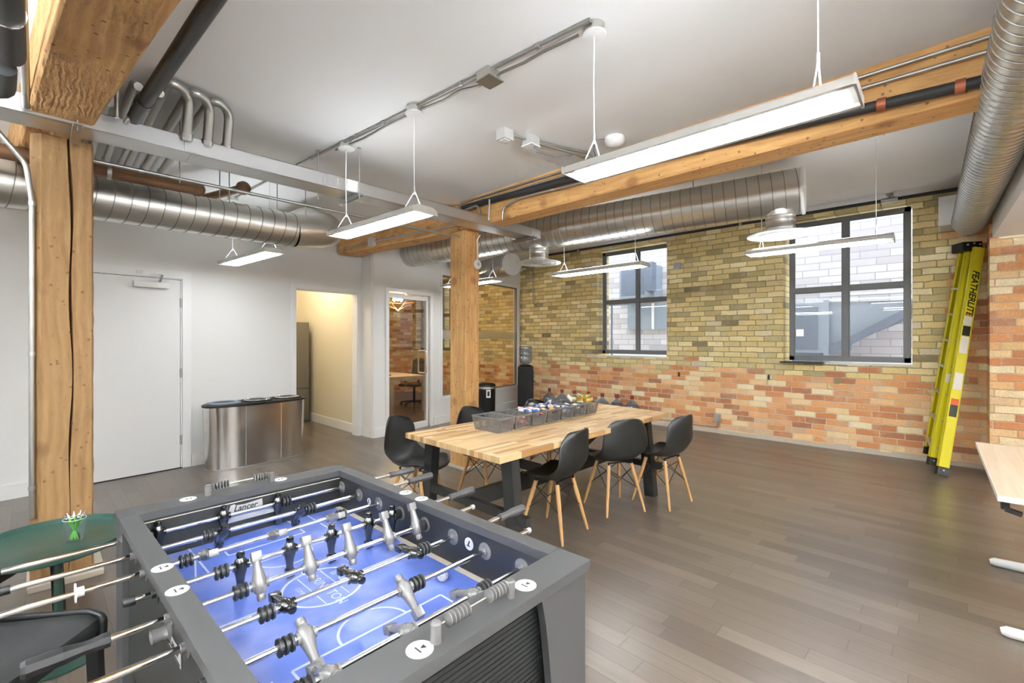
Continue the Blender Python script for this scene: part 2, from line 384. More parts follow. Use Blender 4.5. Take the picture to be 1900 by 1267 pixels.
    def text(s, txt, size, mat, ext=0.0008, align='CENTER', shear=0.0, bold=0.0):
        cu = bpy.data.curves.new('t', 'FONT'); cu.body = txt; cu.size = size; cu.extrude = ext; cu.align_x = align; cu.align_y = 'CENTER'
        cu.shear = shear; cu.offset = bold; cu.resolution_u = 3
        o = bpy.data.objects.new('t', cu); C.objects.link(o); bpy.context.view_layer.update()
        me = bpy.data.meshes.new_from_object(o.evaluated_get(bpy.context.evaluated_depsgraph_get()))
        vs = [mat @ v.co for v in me.vertices]; fs = [tuple(p.vertices) for p in me.polygons]
        bpy.data.objects.remove(o); bpy.data.curves.remove(cu); bpy.data.meshes.remove(me)
        return s.add(vs, fs)

INV = {}
def build(name, mb, mat, parent=None, recenter=True):
    me = bpy.data.meshes.new(name)
    inv = INV.get(parent.name) if parent else None
    vs = [inv @ v for v in mb.v] if inv is not None else mb.v
    off = Vector((0, 0, 0))
    if parent is None and recenter and vs:
        off = Vector(((min(v.x for v in vs)+max(v.x for v in vs))/2, (min(v.y for v in vs)+max(v.y for v in vs))/2, min(v.z for v in vs)))
        vs = [v-off for v in vs]
    me.from_pydata([tuple(v) for v in vs], [], mb.f)
    for p, sm, mi in zip(me.polygons, mb.sm, mb.mi): p.use_smooth = sm; p.material_index = mi
    bm = bmesh.new(); bm.from_mesh(me); bmesh.ops.remove_doubles(bm, verts=bm.verts, dist=1e-6); bmesh.ops.recalc_face_normals(bm, faces=bm.faces); bm.to_mesh(me); bm.free()
    if any(mb.sm): me.set_sharp_from_angle(angle=R(38))
    for m in (mat if isinstance(mat, (list, tuple)) else [mat]): me.materials.append(m)
    o = bpy.data.objects.new(name, me); C.objects.link(o)
    if parent: o.parent = parent; INV[o.name] = inv
    else: o.location = off
    return o
def build_keep(name, mb, mat, parent=None):     # open sheets: leave the normals as made
    me = bpy.data.meshes.new(name); inv = INV.get(parent.name) if parent else None
    vs = [inv @ v for v in mb.v] if inv is not None else mb.v
    me.from_pydata([tuple(v) for v in vs], [], mb.f)
    for p, sm in zip(me.polygons, mb.sm): p.use_smooth = sm
    me.materials.append(mat); o = bpy.data.objects.new(name, me); C.objects.link(o)
    if parent: o.parent = parent; INV[o.name] = inv
    return o
def tag(o, label=None, cat=None, group=None, kind=None):
    if label: o['label'] = label
    if cat: o['category'] = cat
    if group: o['group'] = group
    if kind: o['kind'] = kind
    return o
def thing(name, label, cat, loc=(0, 0, 0), rz=0.0, group=None, world=False):
    """an Empty at the thing's base; world=True means its parts are given in room coordinates"""
    o = bpy.data.objects.new(name, None); C.objects.link(o); o.empty_display_size = 0.05
    o.location = loc; o.rotation_euler = (0, 0, rz); tag(o, label, cat, group)
    if world: INV[o.name] = (Matrix.Translation(Vector(loc)) @ Matrix.Rotation(rz, 4, 'Z')).inverted()
    return o
def struct(name, mb, mat, parent=None, recenter=False):
    o = build(name, mb, mat, parent, recenter)
    if parent is None: o['kind'] = 'structure'
    return o
def dup(root, loc=None, rz=None, label=None, group=None):
    def rec(o, par):
        c = o.copy(); C.objects.link(c)
        if par: c.parent = par
        for ch in [x for x in bpy.data.objects if x.parent == o]: rec(ch, c)
        return c
    r = rec(root, None)
    if loc is not None: r.location = loc
    if rz is not None: r.rotation_euler = (0, 0, rz)
    if label: r['label'] = label
    if group: r['group'] = group
    return r
def arc(p, c0, c1, r, n=6):
    """polyline corner p between points c0 and c1 rounded with radius r"""
    p = Vector(p); a = (Vector(c0)-p).normalized(); b = (Vector(c1)-p).normalized()
    ang = a.angle(b)
    if ang > 3.12: return [p]
    lim = 0.48*min((Vector(c0)-p).length, (Vector(c1)-p).length); t = min(r/math.tan(ang/2), lim); r = t*math.tan(ang/2); s = p+a*t; e = p+b*t; cen = p+(a+b).normalized()*(r/math.sin(ang/2))
    out = []
    va, vb = s-cen, e-cen; w_ = va.angle(vb)
    for i in range(n+1):
        f = i/n; out.append(cen+(va*math.sin((1-f)*w_)+vb*math.sin(f*w_))/math.sin(w_))
    return out
def path(pts, r, n=6):
    out = [Vector(pts[0])]
    for i in range(1, len(pts)-1): out += arc(pts[i], pts[i-1], pts[i+1], r, n)
    out.append(Vector(pts[-1])); return out
# ------------------------------------------------------------------ the shell of the room
def wall_panel(mb, p0, p1, z0, z1, holes, t):
    """wall face from p0 to p1 (xy), thickness t to the left of p0->p1; holes = (u0,u1,z0,z1)"""
    p0 = Vector((p0[0], p0[1])); p1 = Vector((p1[0], p1[1])); d = p1-p0; L = d.length; d.normalize(); nn = Vector((-d.y, d.x))
    us = sorted(set([0, L]+[h[0] for h in holes]+[h[1] for h in holes])); zs = sorted(set([z0, z1]+[h[2] for h in holes]+[h[3] for h in holes]))
    def P(u, z, k): q = p0+d*u+nn*(t*k); return Vector((q.x, q.y, z))
    def inh(u, z): return any(h[0] < u < h[1] and h[2] < z < h[3] for h in holes)
    for i in range(len(us)-1):
        for j in range(len(zs)-1):
            if inh((us[i]+us[i+1])/2, (zs[j]+zs[j+1])/2): continue
            for k in (0, 1): mb.quad(P(us[i], zs[j], k), P(us[i+1], zs[j], k), P(us[i+1], zs[j+1], k), P(us[i], zs[j+1], k))
    for (a, b, c, e) in holes+[(0, L, z0, z1)]:
        mb.quad(P(a, c, 0), P(a, e, 0), P(a, e, 1), P(a, c, 1)); mb.quad(P(b, c, 0), P(b, e, 0), P(b, e, 1), P(b, c, 1))
        if c > 0.01: mb.quad(P(a, c, 0), P(b, c, 0), P(b, c, 1), P(a, c, 1))
        mb.quad(P(a, e, 0), P(b, e, 0), P(b, e, 1), P(a, e, 1))
    return mb
XB, XF, YB = -4.0, 7.55, -5.0
def wa(x): return 6.345+0.087*x          # the white wall with the doors
def wb(x): return 6.32+0.19*(x-3.72)     # the glazed partition
fl = MB().box(XB, 11.9, YB, 11.5, -0.12, 0.0); struct('floor', fl, M['floor'])
struct('ceiling', MB().prism([(XB, YB), (3.5, YB), (3.5, 4.1), (3.2, 6.75), (3.2, 11.5), (XB, 11.5)], 3.08, 3.4), M['ceil'])
struct('ceiling', MB().prism([(3.5, YB), (7.95, YB), (7.95, 11.5), (3.2, 11.5), (3.2, 6.75), (3.5, 4.1)], 3.28, 3.4), M['ceil'])
# brick wall with window openings (faces -x)
bw = wall_panel(MB(), (XF, 11.3), (XF, YB), 0, 3.28, [(11.3-5.0, 11.3-3.58, 1.18, 3.22), (11.3-1.80, 11.3-0.38, 1.16, 3.20), (1.15, 1.95, 1.2, 3.1), (0.2, 0.8, 1.2, 3.1)], 0.42)
struct('wall_right', bw, M['brick'])
struct('wall_end', MB().box(3.4, 7.55, 11.3, 11.45, 0, 3.28), M['brick_x'])
# pier and bulkhead at the right-hand side
struct('wall_pier', MB().box(6.93, 7.549, YB, -0.262, 0, 3.28), M['brick_pier'])
struct('wall_bulkhead', MB().prism([(6.95, -0.28), (2.2, -0.44), (2.2, -1.9), (6.95, -1.9)], 2.55, 3.27), M['ceil'])
# white wall with the plain door and the hallway opening; the partition; walls behind the camera
La = lambda x: (x-XB)*math.hypot(1, 0.087)
struct('wall_left', wall_panel(MB(), (XB, wa(XB)), (3.50, wa(3.50)), 0, 3.08, [(La(0.20), La(1.16), 0, 2.19), (La(2.475), La(3.44), 0, 2.20)], 0.14), M['white'])
struct('wall_corner', MB().prism([(3.50, 6.36), (3.52, 6.31), (3.72, 6.32), (3.72, 6.5), (3.50, 6.8)], 0, 3.27), M['white'])
Lb = lambda x: (x-3.72)*math.hypot(1, 0.19)
struct('wall_partition', wall_panel(MB(), (3.72, wb(3.72)), (7.548, wb(7.548)), 0, 3.28, [(Lb(3.75), Lb(4.70), 0, 2.24), (Lb(5.0), Lb(7.46), 0.48, 2.64)], 0.12), M['white'])
struct('wall_back', MB().box(XB-0.1, XB, YB, 6.1, 0, 3.08), M['white'])
struct('wall_behind', MB().box(XB, 7.0, YB-0.1, YB, 0, 3.28), M['white'])
# hallway beyond the opening
struct('wall_hall_right', MB().box(3.50, 3.62, 6.8, 11.3, 0, 3.1), M['cream'])
struct('wall_hall_left', MB().box(1.9, 2.0, 6.75, 9.2, 0, 3.08), M['cream'])
struct('wall_hall_end', MB().box(1.9, 3.5, 9.2, 9.3, 0, 3.08), M['cream'])
# baseboards
def board(name, p0, p1, t=0.016, h=0.14, side=1):
    d = (Vector(p1)-Vector(p0)); n_ = Vector((d.y, -d.x)).normalized()*t*side
    a, b = Vector(p0), Vector(p1)
    poly = [(a.x, a.y), (b.x, b.y), (b.x+n_.x, b.y+n_.y), (a.x+n_.x, a.y+n_.y)]
    struct(name, MB().prism(poly, 0, h), M['trim'])
board('baseboard_left', (XB, wa(XB)), (0.11, wa(0.11))); board('baseboard_left', (1.25, wa(1.25)), (2.38, wa(2.38)))
board('baseboard_corner', (3.515, 6.312), (3.72, 6.318), 0.018); board('baseboard_corner', (3.50, 6.62), (3.52, 6.31), 0.014)
board('baseboard_partition', (4.78, wb(4.78)), (7.53, wb(7.53)))
board('baseboard_hall', (3.50, 9.2), (3.50, 6.8), 0.014, 0.14, 1)
# concrete ledge at the foot of the brick wall
lg = MB()
for i in range(46):
    y0 = -0.24+i*0.156; lg.box(7.525-random.uniform(0, 0.02), 7.56, y0, y0+0.157, 0, random.uniform(0.045, 0.075))
struct('trim_1', lg, M['stone'])
# door casings
def casing(name, f, x0, x1, zt, wd=0.085, t=0.02):
    g = MB(); an = math.atan2(f(x1)-f(x0), x1-x0); m = Matrix.Translation((x0, f(x0), 0)) @ Matrix.Rotation(an, 4, 'Z'); L = math.hypot(x1-x0, f(x1)-f(x0))
    g.box(-wd, 0, -t, 0.0, 0, zt+wd, m); g.box(L, L+wd, -t, 0.0, 0, zt+wd, m); g.box(0, L, -t, 0.0, zt, zt+wd, m)
    g.box(-0.0, 0.012, 0.0, 0.14, 0, zt, m); g.box(L-0.012, L, 0.0, 0.14, 0, zt, m); g.box(0.012, L-0.012, 0, 0.14, zt-0.012, zt, m)
    struct(name, g, M['trim']); return m, L
mA, LA = casing('trim_2', wa, 0.20, 1.16, 2.19)
mH, LH = casing('trim_3', wa, 2.475, 3.44, 2.20, 0.06)
# door 1: plain white slab with closer and hinges
dr = MB(); dr.box(0.018, LA-0.018, 0.004, 0.05, 0.01, 2.170, mA); d1 = struct('door_1', dr, M['door'])
d1['label'] = 'plain white flush door behind the left timber post'
INV[d1.name] = Matrix.Identity(4)
struct('door_gap', MB().box(0.0, LA, 0.0, 0.004, 2.172, 2.180, mA), M['blkmetal'], d1)
for z in (0.28, 1.05, 1.86): struct('hinge', MB().box(LA-0.022, LA-0.004, -0.012, 0.006, z, z+0.10, mA).cyl(mA @ Vector((LA-0.013, -0.012, z-0.005)), mA @ Vector((LA-0.013, -0.012, z+0.105)), 0.007, 8), M['conduit'], d1)
cl = MB().box(LA-0.45, LA-0.13, -0.055, 0.004, 2.06, 2.125, mA, 0.006); clo = struct('door_closer', cl, M['fixture'], d1)
a_ = MB(); a_.bar(mA @ Vector((LA-0.22, -0.04, 2.13)), mA @ Vector((LA-0.22, -0.14, 2.20)), 0.02, 0.008); a_.bar(mA @ Vector((LA-0.22, -0.14, 2.20)), mA @ Vector((LA-0.40, -0.03, 2.225)), 0.016, 0.006)
a_.box(LA-0.43, LA-0.37, -0.03, 0, 2.21, 2.24, mA); a_.cyl(mA @ Vector((LA-0.22, -0.04, 2.12)), mA @ Vector((LA-0.22, -0.04, 2.15)), 0.012, 8)
struct('closer_arm', a_, M['conduit'], clo)
struct('trim_4', MB().box(0.0, LA, -0.004, 0.02, 0.0, 0.010, mA), M['blkmetal'])
# ------------------------------------------------------------------ partition: glass door and big fixed window
anB = math.atan(0.19); mB = Matrix.Translation((3.72, 6.32, 0)) @ Matrix.Rotation(anB, 4, 'Z')
def fr(mb, u0, u1, z0, z1, wd, y0, y1, m, bottom=True):
    mb.box(u0, u0+wd, y0, y1, z0, z1, m); mb.box(u1-wd, u1, y0, y1, z0, z1, m); mb.box(u0+wd, u1-wd, y0, y1, z1-wd, z1, m)
    if bottom: mb.box(u0+wd, u1-wd, y0, y1, z0, z0+wd, m)
    return mb
u0, u1 = Lb(3.75), Lb(4.70)
struct('trim_5', fr(MB(), u0-0.03, u1+0.05, 0, 2.30, 0.06, -0.025, 0.0, mB, False), M['trim'])
gd = MB().box(u0+0.02, u1-0.02, 0.03, 0.09, 0.0, 0.10, mB).box(u0+0.02, u0+0.05, 0.03, 0.09, 0.1, 2.16, mB).box(u1-0.05, u1-0.02, 0.03, 0.09, 0.1, 2.16, mB).box(u0+0.02, u1-0.02, 0.03, 0.09, 2.15, 2.22, mB)
d2 = struct('door_2', gd, M['trim']); d2['label'] = 'white framed glass door of the meeting room'; INV[d2.name] = Matrix.Identity(4)
struct('pane', MB().box(u0+0.05, u1-0.05, 0.056, 0.064, 0.10, 2.15, mB), M['glassdk'], d2)
hx = u1-0.13
pth = lambda yy: path([mB @ Vector((hx, 0.05, 0.92)), mB @ Vector((hx, yy, 0.92)), mB @ Vector((hx, yy, 1.30)), mB @ Vector((hx, 0.05, 1.30))], 0.03)
struct('pull_handle', MB().tube(pth(-0.03), 0.014, 10), M['chrome'], d2); struct('pull_handle', MB().tube(pth(0.15), 0.014, 10), M['chrome'], d2)
u0, u1 = Lb(5.0), Lb(7.46)
wf = fr(MB(), u0, u1, 0.48, 2.64, 0.02, 0.03, 0.08, mB); w0 = struct('window_3', wf, M['dframe']); INV[w0.name] = Matrix.Identity(4)
w0['label'] = 'wide fixed glass panel of the meeting room beside the brick wall'
struct('pane', MB().box(u0+0.02, u1-0.02, 0.051, 0.059, 0.50, 2.62, mB), M['glassdk'], w0)
struct('frosted_band', MB().box(u0+0.02, u1-0.02, 0.047, 0.0505, 1.50, 1.66, mB), M['frost'], w0)
struct('trim_6', fr(MB(), u0-0.05, u1+0.05, 0.43, 2.69, 0.05, -0.012, 0.0, mB), M['trim'])

# ------------------------------------------------------------------ steel windows in the brick wall
def steel_window(n_, y0, y1, z0, z1, x, label):
    g = MB(); wd = 0.062
    g.box(x, x+0.06, y0, y0+wd, z0, z1); g.box(x, x+0.06, y1-wd, y1, z0, z1); g.box(x, x+0.06, y0, y1, z1-wd, z1); g.box(x, x+0.06, y0, y1, z0, z0+wd)
    ym = (y0+y1)/2; zm = z0+(z1-z0)*0.505
    o = struct('window_%d' % n_, g, M['dframe']); o['label'] = label; INV[o.name] = Matrix.Identity(4)
    struct('mullion', MB().box(x-0.012, x+0.05, ym-0.035, ym+0.035, z0+wd, z1-wd), M['dframe'], o)
    struct('transom', MB().box(x-0.008, x+0.05, y0+wd, y1-wd, zm-0.032, zm+0.032), M['dframe'], o)
    for a, b in ((y0+wd, ym-0.035), (ym+0.035, y1-wd)):
        for c, d in ((z0+wd, zm-0.032), (zm+0.032, z1-wd)):
            struct('pane', MB().box(x+0.02, x+0.026, a, b, c, d), M['glass'], o)
            s_ = MB(); t = 0.012
            s_.box(x+0.008, x+0.02, a, a+t, c, d).box(x+0.008, x+0.02, b-t, b, c, d).box(x+0.008, x+0.02, a+t, b-t, c, c+t).box(x+0.008, x+0.02, a+t, b-t, d-t, d)
            struct('glazing_bead', s_, M['dframe'], o)
    return o
steel_window(1, 3.45, 4.96, 1.22, 3.18, 7.68, 'steel framed four pane window nearer the water cooler')
steel_window(2, 0.40, 1.745, 1.19, 3.17, 7.65, 'steel framed four pane window nearer the yellow ladder')
steel_window(4, 9.35, 10.15, 1.2, 3.1, 7.7, 'steel framed window of the meeting room nearer its door'); steel_window(5, 10.5, 11.1, 1.2, 3.1, 7.7, 'steel framed window in the meeting room far corner')
tag(build('window_ledge', MB().box(7.44, 7.66, 1.30, 1.82, 1.155, 1.175), M['sill']), 'short dark ledge under the left part of the window by the ladder', 'ledge')
struct('trim_7', MB().box(7.535, 7.66, 0.36, 1.30, 1.150, 1.168), M['trim']); struct('trim_8', MB().box(7.54, 7.68, 3.56, 5.02, 1.170, 1.188), M['trim'])

# ------------------------------------------------------------------ timber posts and beams
def timber(name, label, poly, z0, z1, mat, cat, wob=0.004):
    """beam or post with slightly uneven arrises"""
    g = MB(); g.prism(poly, z0, z1)
    o = build(name, g, mat); tag(o, label, cat)
    bm = bmesh.new(); bm.from_mesh(o.data)
    bmesh.ops.bevel(bm, geom=bm.edges[:], offset=0.012, segments=1, affect='EDGES')
    bmesh.ops.subdivide_edges(bm, edges=[e for e in bm.edges if e.calc_length() > 0.6], cuts=24, use_grid_fill=True)
    for v in bm.verts: v.co += Vector((random.uniform(-1, 1), random.uniform(-1, 1), 0))*wob*0.5
    bm.to_mesh(o.data); bm.free(); return o
# left post as a thing with its split (shake) cut in the middle of the camera-side face
pl = thing('timber_post', 'weathered square timber post at the left with a long vertical split', 'post', (0.12, 4.08, 0), world=True)
def split_post():
    g = MB(); N = 44; x0, x1, y0, y1 = 0.0, 0.245, 3.93, 4.20; rows = []
    for i in range(N+1):
        z = 2.72*i/N; f = i/N
        cx = 0.125+0.020*math.sin(f*2.6+0.6)+0.006*math.sin(f*17)+0.02*(f-0.5)
        wdt = max(0.0008, 0.0032+0.0045*f+0.002*math.sin(f*23)) if f > 0.22 else 0.0015
        e = lambda: random.uniform(-0.0025, 0.0025)
        rows.append([(x0+0.012, y0+e(), z), (cx-wdt, y0+e()*0.4, z), (cx, y0+0.05, z), (cx+wdt, y0+e()*0.4, z), (x1-0.01, y0+e(), z), (x1+e(), y0+0.012, z), (x1+e(), y1, z), (x0-0.035+e(), y1, z), (x0-0.035+e(), y0+0.06, z)])
    n = 9; vs = [p for r in rows for p in r]; fs = []
    for i in range(N):
        for k in range(n): fs.append((i*n+k, i*n+(k+1) % n, (i+1)*n+(k+1) % n, (i+1)*n+k))
    g.add(vs, fs); g.add(rows[-1], [tuple(range(n))]); return g
build('post', split_post(), M['tzl'], pl)
build('base_trim', MB().box(-0.045, 0.29, 3.87, 3.925, 0, 0.035, None, 0.006).box(-0.05, -0.005, 3.925, 4.25, 0, 0.035, None, 0.006).box(0.25, 0.295, 3.925, 4.25, 0, 0.035, None, 0.006), M['stone'], pl)
pm = thing('timber_post', 'square timber post standing behind the long table', 'post', (3.5, 4.13, 0), world=True)
g = MB(); N = 40; rows = []
for i in range(N+1):
    z = 2.74*i/N; e = lambda: random.uniform(-0.002, 0.002)
    rows += [(3.392+e(), 4.0+e(), z), (3.575+e(), 4.0+e(), z), (3.588+e(), 4.013+e(), z), (3.588+e(), 4.28, z), (3.38+e(), 4.28, z), (3.38+e(), 4.013+e(), z)]
fs = [(i*6+k, i*6+(k+1) % 6, (i+1)*6+(k+1) % 6, (i+1)*6+k) for i in range(N) for k in range(6)]
g.add(rows, fs); build('post', g, M['tz'], pm)
build('base_trim', MB().box(3.35, 3.618, 3.972, 4.0, 0, 0.03, None, 0.005).box(3.35, 3.38, 4.0, 4.3, 0, 0.03, None, 0.005).box(3.588, 3.618, 4.0, 4.3, 0, 0.03, None, 0.005), M['stone'], pm)
timber('timber_beam', 'wide rough timber beam at the top left corner', [(0.50, -3.5), (0.86, -3.5), (0.20, 3.9), (0.03, 6.3), (-0.24, 6.3), (-0.06, 3.9)], 2.722, 3.085, M['trough'], 'beam')
timber('timber_beam', 'long timber beam carrying pipes above the table', [(3.385, -4.9), (3.63, -4.9), (3.62, 4.13), (3.385, 4.13)], 2.745, 3.285, M['ty'], 'beam')
timber('timber_beam', 'shorter timber beam running from the middle post to the white wall', [(3.375, 4.14), (3.61, 4.14), (3.37, 6.55), (3.07, 6.53)], 2.745, 3.275, M['ty'], 'beam')
# ------------------------------------------------------------------ ducts
def spiral_duct(mb, pts, r, pitch=0.105, n=36, ridge=0.004):
    """round duct along a polyline with raised, slightly slanted lock seams (second material)"""
    pts = [Vector(p) for p in pts]; rings = []
    for i in range(len(pts)-1):
        a, b = pts[i], pts[i+1]; L = (b-a).length; k = max(1, round(L/pitch)); d = (b-a).normalized()
        sl = d.cross(Vector((0, 0, 1))).normalized()
        for j in range(k):
            q = a+(b-a)*((j+0.5)/k); t = pitch*0.32 if L > 0.5 else 0
            rings += [(q-d*0.004, d, r, t, 0), (q, d, r, t, 1), (q+d*0.0015, d, r+ridge, t, 1), (q+d*0.0055, d, r+ridge, t, 1), (q+d*0.007, d, r, t, 0), (q+d*0.011, d, r, t, 0)]
    d0 = (pts[1]-pts[0]).normalized(); d1 = (pts[-1]-pts[-2]).normalized()
    rings = [(pts[0], d0, r, 0, 0)]+rings+[(pts[-1], d1, r, 0, 0)]
    vs = []; fs = []; base = len(mb.v)
    for q, d, rr, t, m in rings:
        u = d.cross(Vector((0, 0, 1))); u.normalize(); v = u.cross(d)
        for k in range(n):
            an = 2*math.pi*k/n; vs.append(q+(u*math.cos(an)+v*math.sin(an))*rr+d*(t*math.cos(an-0.6)))
    for i in range(len(rings)-1):
        for k in range(n):
            k2 = (k+1) % n; mb.f.append((base+i*n+k, base+(i+1)*n+k, base+(i+1)*n+k2, base+i*n+k2)); mb.sm.append(True); mb.mi.append(rings[i][4])
    mb.v += vs; return mb
def diffuser(parent, c, R_, top, rn):
    """round ceiling-type diffuser at c with its vertical collar up to top"""
    col_ = build('collar', MB().lathe([(rn, 0.02), (rn, 0.05), (rn+0.006, 0.06), (rn, 0.07), (rn, top-c[2]-0.06), (rn+0.006, top-c[2]-0.05), (rn, top-c[2]-0.04), (rn*1.12, top-c[2]+0.05)], c, n=28), M['galv'], parent)
    g = MB(); g.lathe([(rn, 0.045), (rn*1.25, 0.03), (R_, 0.0), (R_, -0.006), (R_*0.80, -0.012), (R_*0.78, 0.004), (R_*0.72, 0.004)], c, n=40)
    for k in (0.66, 0.48, 0.30): g.lathe([(R_*k, 0.0), (R_*k, -0.012), (R_*(k-0.10), -0.016), (R_*(k-0.12), 0.004)], c, n=36)
    g.lathe([(R_*0.14, -0.016), (R_*0.02, -0.018), (0.001, -0.018)], c, n=16)
    build('diffuser', g, M['whitep'], parent)
    return col_
da = Vector((5.09, 0.62, 2.885))
ax = Vector((-0.148, 0.989, 0)).normalized()
Pd = lambda t: Vector((5.03, 1.03, 2.895))+ax*t
d1_ = thing('air_duct', 'long galvanised spiral duct with white capped end running past both windows', 'duct', (4.7, 3.2, 2.67), world=True)
build('duct', spiral_duct(MB(), [Pd(0), Pd(5.75)], 0.215), [M['galv'], M['seam']], d1_)
build('end_cap', MB().cyl(Pd(-0.012), Pd(0.012), 0.222, 36), M['whitep'], d1_)
for t, rn in ((0.19, 0.125), (2.95, 0.125)):
    q = Pd(t); diffuser(d1_, (q.x, q.y, 2.50), 0.29, 2.72, rn)
    build('damper_strap', MB().lathe([(rn+0.004, 0.0), (rn+0.008, 0.004), (rn+0.008, 0.02), (rn+0.004, 0.024)], (q.x, q.y, 2.63), n=28), M['galvl'], d1_)
for t in (1.0, 3.2): q = Pd(t); build('hanger', MB().cyl((q.x, q.y, 3.10), (q.x, q.y, 3.28), 0.006, 6).box(q.x-0.03, q.x+0.03, q.y-0.01, q.y+0.01, 3.27, 3.279), M['conduit'], d1_)
# left duct: runs along x, then turns back towards the white wall
d2_ = thing('air_duct', 'galvanised spiral duct passing behind the left post with a bend at its end', 'duct', (0.5, 4.6, 2.38), world=True)
pp = [Vector((-3.0, 4.6, 2.53)), Vector((1.72, 4.62, 2.545))]
build('duct', spiral_duct(MB(), pp, 0.158, 0.10), [M['galv'], M['seam']], d2_)
el = path([Vector((1.72, 4.62, 2.545)), Vector((2.13, 4.64, 2.60)), Vector((2.10, 5.20, 2.80)), Vector((2.06, 6.40, 2.86))], 0.2, 5)
build('elbow', MB().tube(el, [0.158]*2+[0.163, 0.158]*((len(el)-2)//2)+[0.158]*(len(el)-2-2*((len(el)-2)//2)), 32, False), M['galv'], d2_)
# right duct
d3_ = thing('air_duct', 'galvanised spiral duct dropping in from the top right corner to the white box', 'duct', (5.0, -0.15, 2.6), world=True)
build('duct', spiral_duct(MB(), [Vector((1.2, -0.31, 2.777)), Vector((7.06, -0.115, 2.777))], 0.145, 0.075), [M['galv'], M['seam']], d3_)
build('outlet_box', MB().box(7.05, 7.50, -0.24, 0.135, 2.77, 3.09, None, 0.004), M['whitep'], d3_)
build('box_underside', MB().box(7.06, 7.49, -0.23, 0.125, 2.762, 2.772), M['fixture'], d3_)
# short duct over the partition
d4_ = thing('air_duct', 'short capped spiral duct coming out over the meeting room window', 'duct', (5.85, 6.2, 2.6), world=True)
a, b = Vector((5.72, 5.55, 2.80)), Vector((5.98, 6.72, 2.80))
build('duct', spiral_duct(MB(), [a, b], 0.19, 0.07), [M['galv'], M['seam']], d4_); build('end_cap', MB().cyl(a+(a-b).normalized()*0.02, a, 0.197, 32), M['fixture'], d4_)
build('flexible_branch', spiral_duct(MB(), path([Vector((5.93, 6.3, 2.70)), Vector((5.60, 6.25, 2.58)), Vector((5.30, 6.30, 2.75)), Vector((5.2, 6.55, 2.9))], 0.12, 5), 0.09, 0.03, 20, 0.003), [M['galv'], M['seam']], d4_)

# ------------------------------------------------------------------ suspended steel tray
tr = thing('cable_tray', 'long suspended galvanised steel tray crossing in front of both posts', 'tray', (2.0, 3.7, 2.7), world=True)
def zt(x): return 2.722-0.022*(1-abs((x-2.0)/2.2))
def chan(x0, x1, y0=3.60, y1=3.82, zb=2.705, h=0.105):
    g = MB(); t = 0.004
    g.box(x0, x1, y0, y1, zb, zb+t); g.box(x0, x1, y0, y0+t, zb, zb+h); g.box(x0, x1, y1-t, y1, zb, zb+h)
    g.box(x0, x1, y0, y0+0.014, zb+h-0.003, zb+h); g.box(x0, x1, y1-0.014, y1, zb+h-0.003, zb+h); g.box(x0, x1, y0-0.002, y0+0.002, zb+0.001, zb+0.009)
    return g
yy = [(-2.5, 0.70), (0.703, 1.86), (1.865, 4.22)]
for x0, x1 in yy: build('tray_section', chan(x0, x1), M['galvl'], tr)
build('splice_plate', MB().box(0.66, 0.745, 3.592, 3.60, 2.712, 2.806), M['galvl'], tr)
build('splice_plate', MB().box(1.60, 1.72, 3.592, 3.60, 2.712, 2.806).cyl((1.63, 3.587, 2.74), (1.63, 3.593, 2.74), 0.009, 10).cyl((1.63, 3.587, 2.785), (1.63, 3.593, 2.785), 0.009, 10).cyl((1.69, 3.587, 2.74), (1.69, 3.593, 2.74), 0.009, 10).cyl((1.69, 3.587, 2.785), (1.69, 3.593, 2.785), 0.009, 10), M['galvl'], tr)
build('label', MB().box(1.765, 1.86, 3.589, 3.5985, 2.715, 2.805), M['paper'], tr)
build('end_plate', MB().box(4.216, 4.224, 3.60, 3.82, 2.705, 2.81), M['galvl'], tr)
for x in (-1.6, 0.155, 1.855, 4.05):
    h = build('hanger_bracket', MB().box(x-0.022, x+0.022, 3.53, 3.90, 2.690, 2.694).box(x-0.022, x-0.019, 3.53, 3.90, 2.672, 2.70).box(x+0.019, x+0.022, 3.53, 3.90, 2.672, 2.70), M['galvl'], tr)
    zc = 3.08 if x < 3.3 else 3.28
    if x == 0.155: build('threaded_rod', MB().cyl((x, 3.56, 2.66), (x, 3.56, 3.0), 0.005, 8), M['conduit'], h)
    else: build('threaded_rod', MB().cyl((x, 3.56, 2.66), (x, 3.56, zc), 0.005, 8).lathe([(0.014, 0), (0.014, 0.006)], (x, 3.56, zc-0.006), n=10), M['conduit'], h)
build('threaded_rod', MB().cyl((1.64, 3.86, 2.66), (1.64, 3.86, 3.08), 0.005, 8).lathe([(0.014, 0), (0.014, 0.006)], (1.64, 3.86, 3.074), n=10), M['conduit'], tr)

# ------------------------------------------------------------------ pipes and conduits
def pipe(name, label, cat, pts, r, mat, rad=0.08, clamps=(), group=None, cmat=None, cr=1.25, cw=0.012, ends=False):
    pth_ = path(pts, rad) if len(pts) > 2 else [Vector(p) for p in pts]
    c = sum((Vector(p) for p in pts), Vector())/len(pts)
    o = thing(name, label, cat, (c.x, c.y, min(p[2] for p in pts)), group=group, world=True)
    build('pipe' if r > 0.02 else 'tube', MB().tube(pth_, r, 14), mat, o)
    for q in clamps:
        q = Vector(q); best = min(range(len(pth_)-1), key=lambda i: ((pth_[i]+pth_[i+1])/2-q).length); d = (pth_[best+1]-pth_[best]).normalized()
        t = max(0, min(1, (q-pth_[best]).dot(d)/(pth_[best+1]-pth_[best]).length)); q = pth_[best].lerp(pth_[best+1], t)
        build('strap', MB().tube([q-d*cw, q+d*cw], r*cr, 14), cmat or M['galvl'], o)
    if ends:
        for e in (pth_[0], pth_[-1]): build('cap', MB().ball(e, r*1.2, r*1.2, r*1.2), mat, o)
    return o
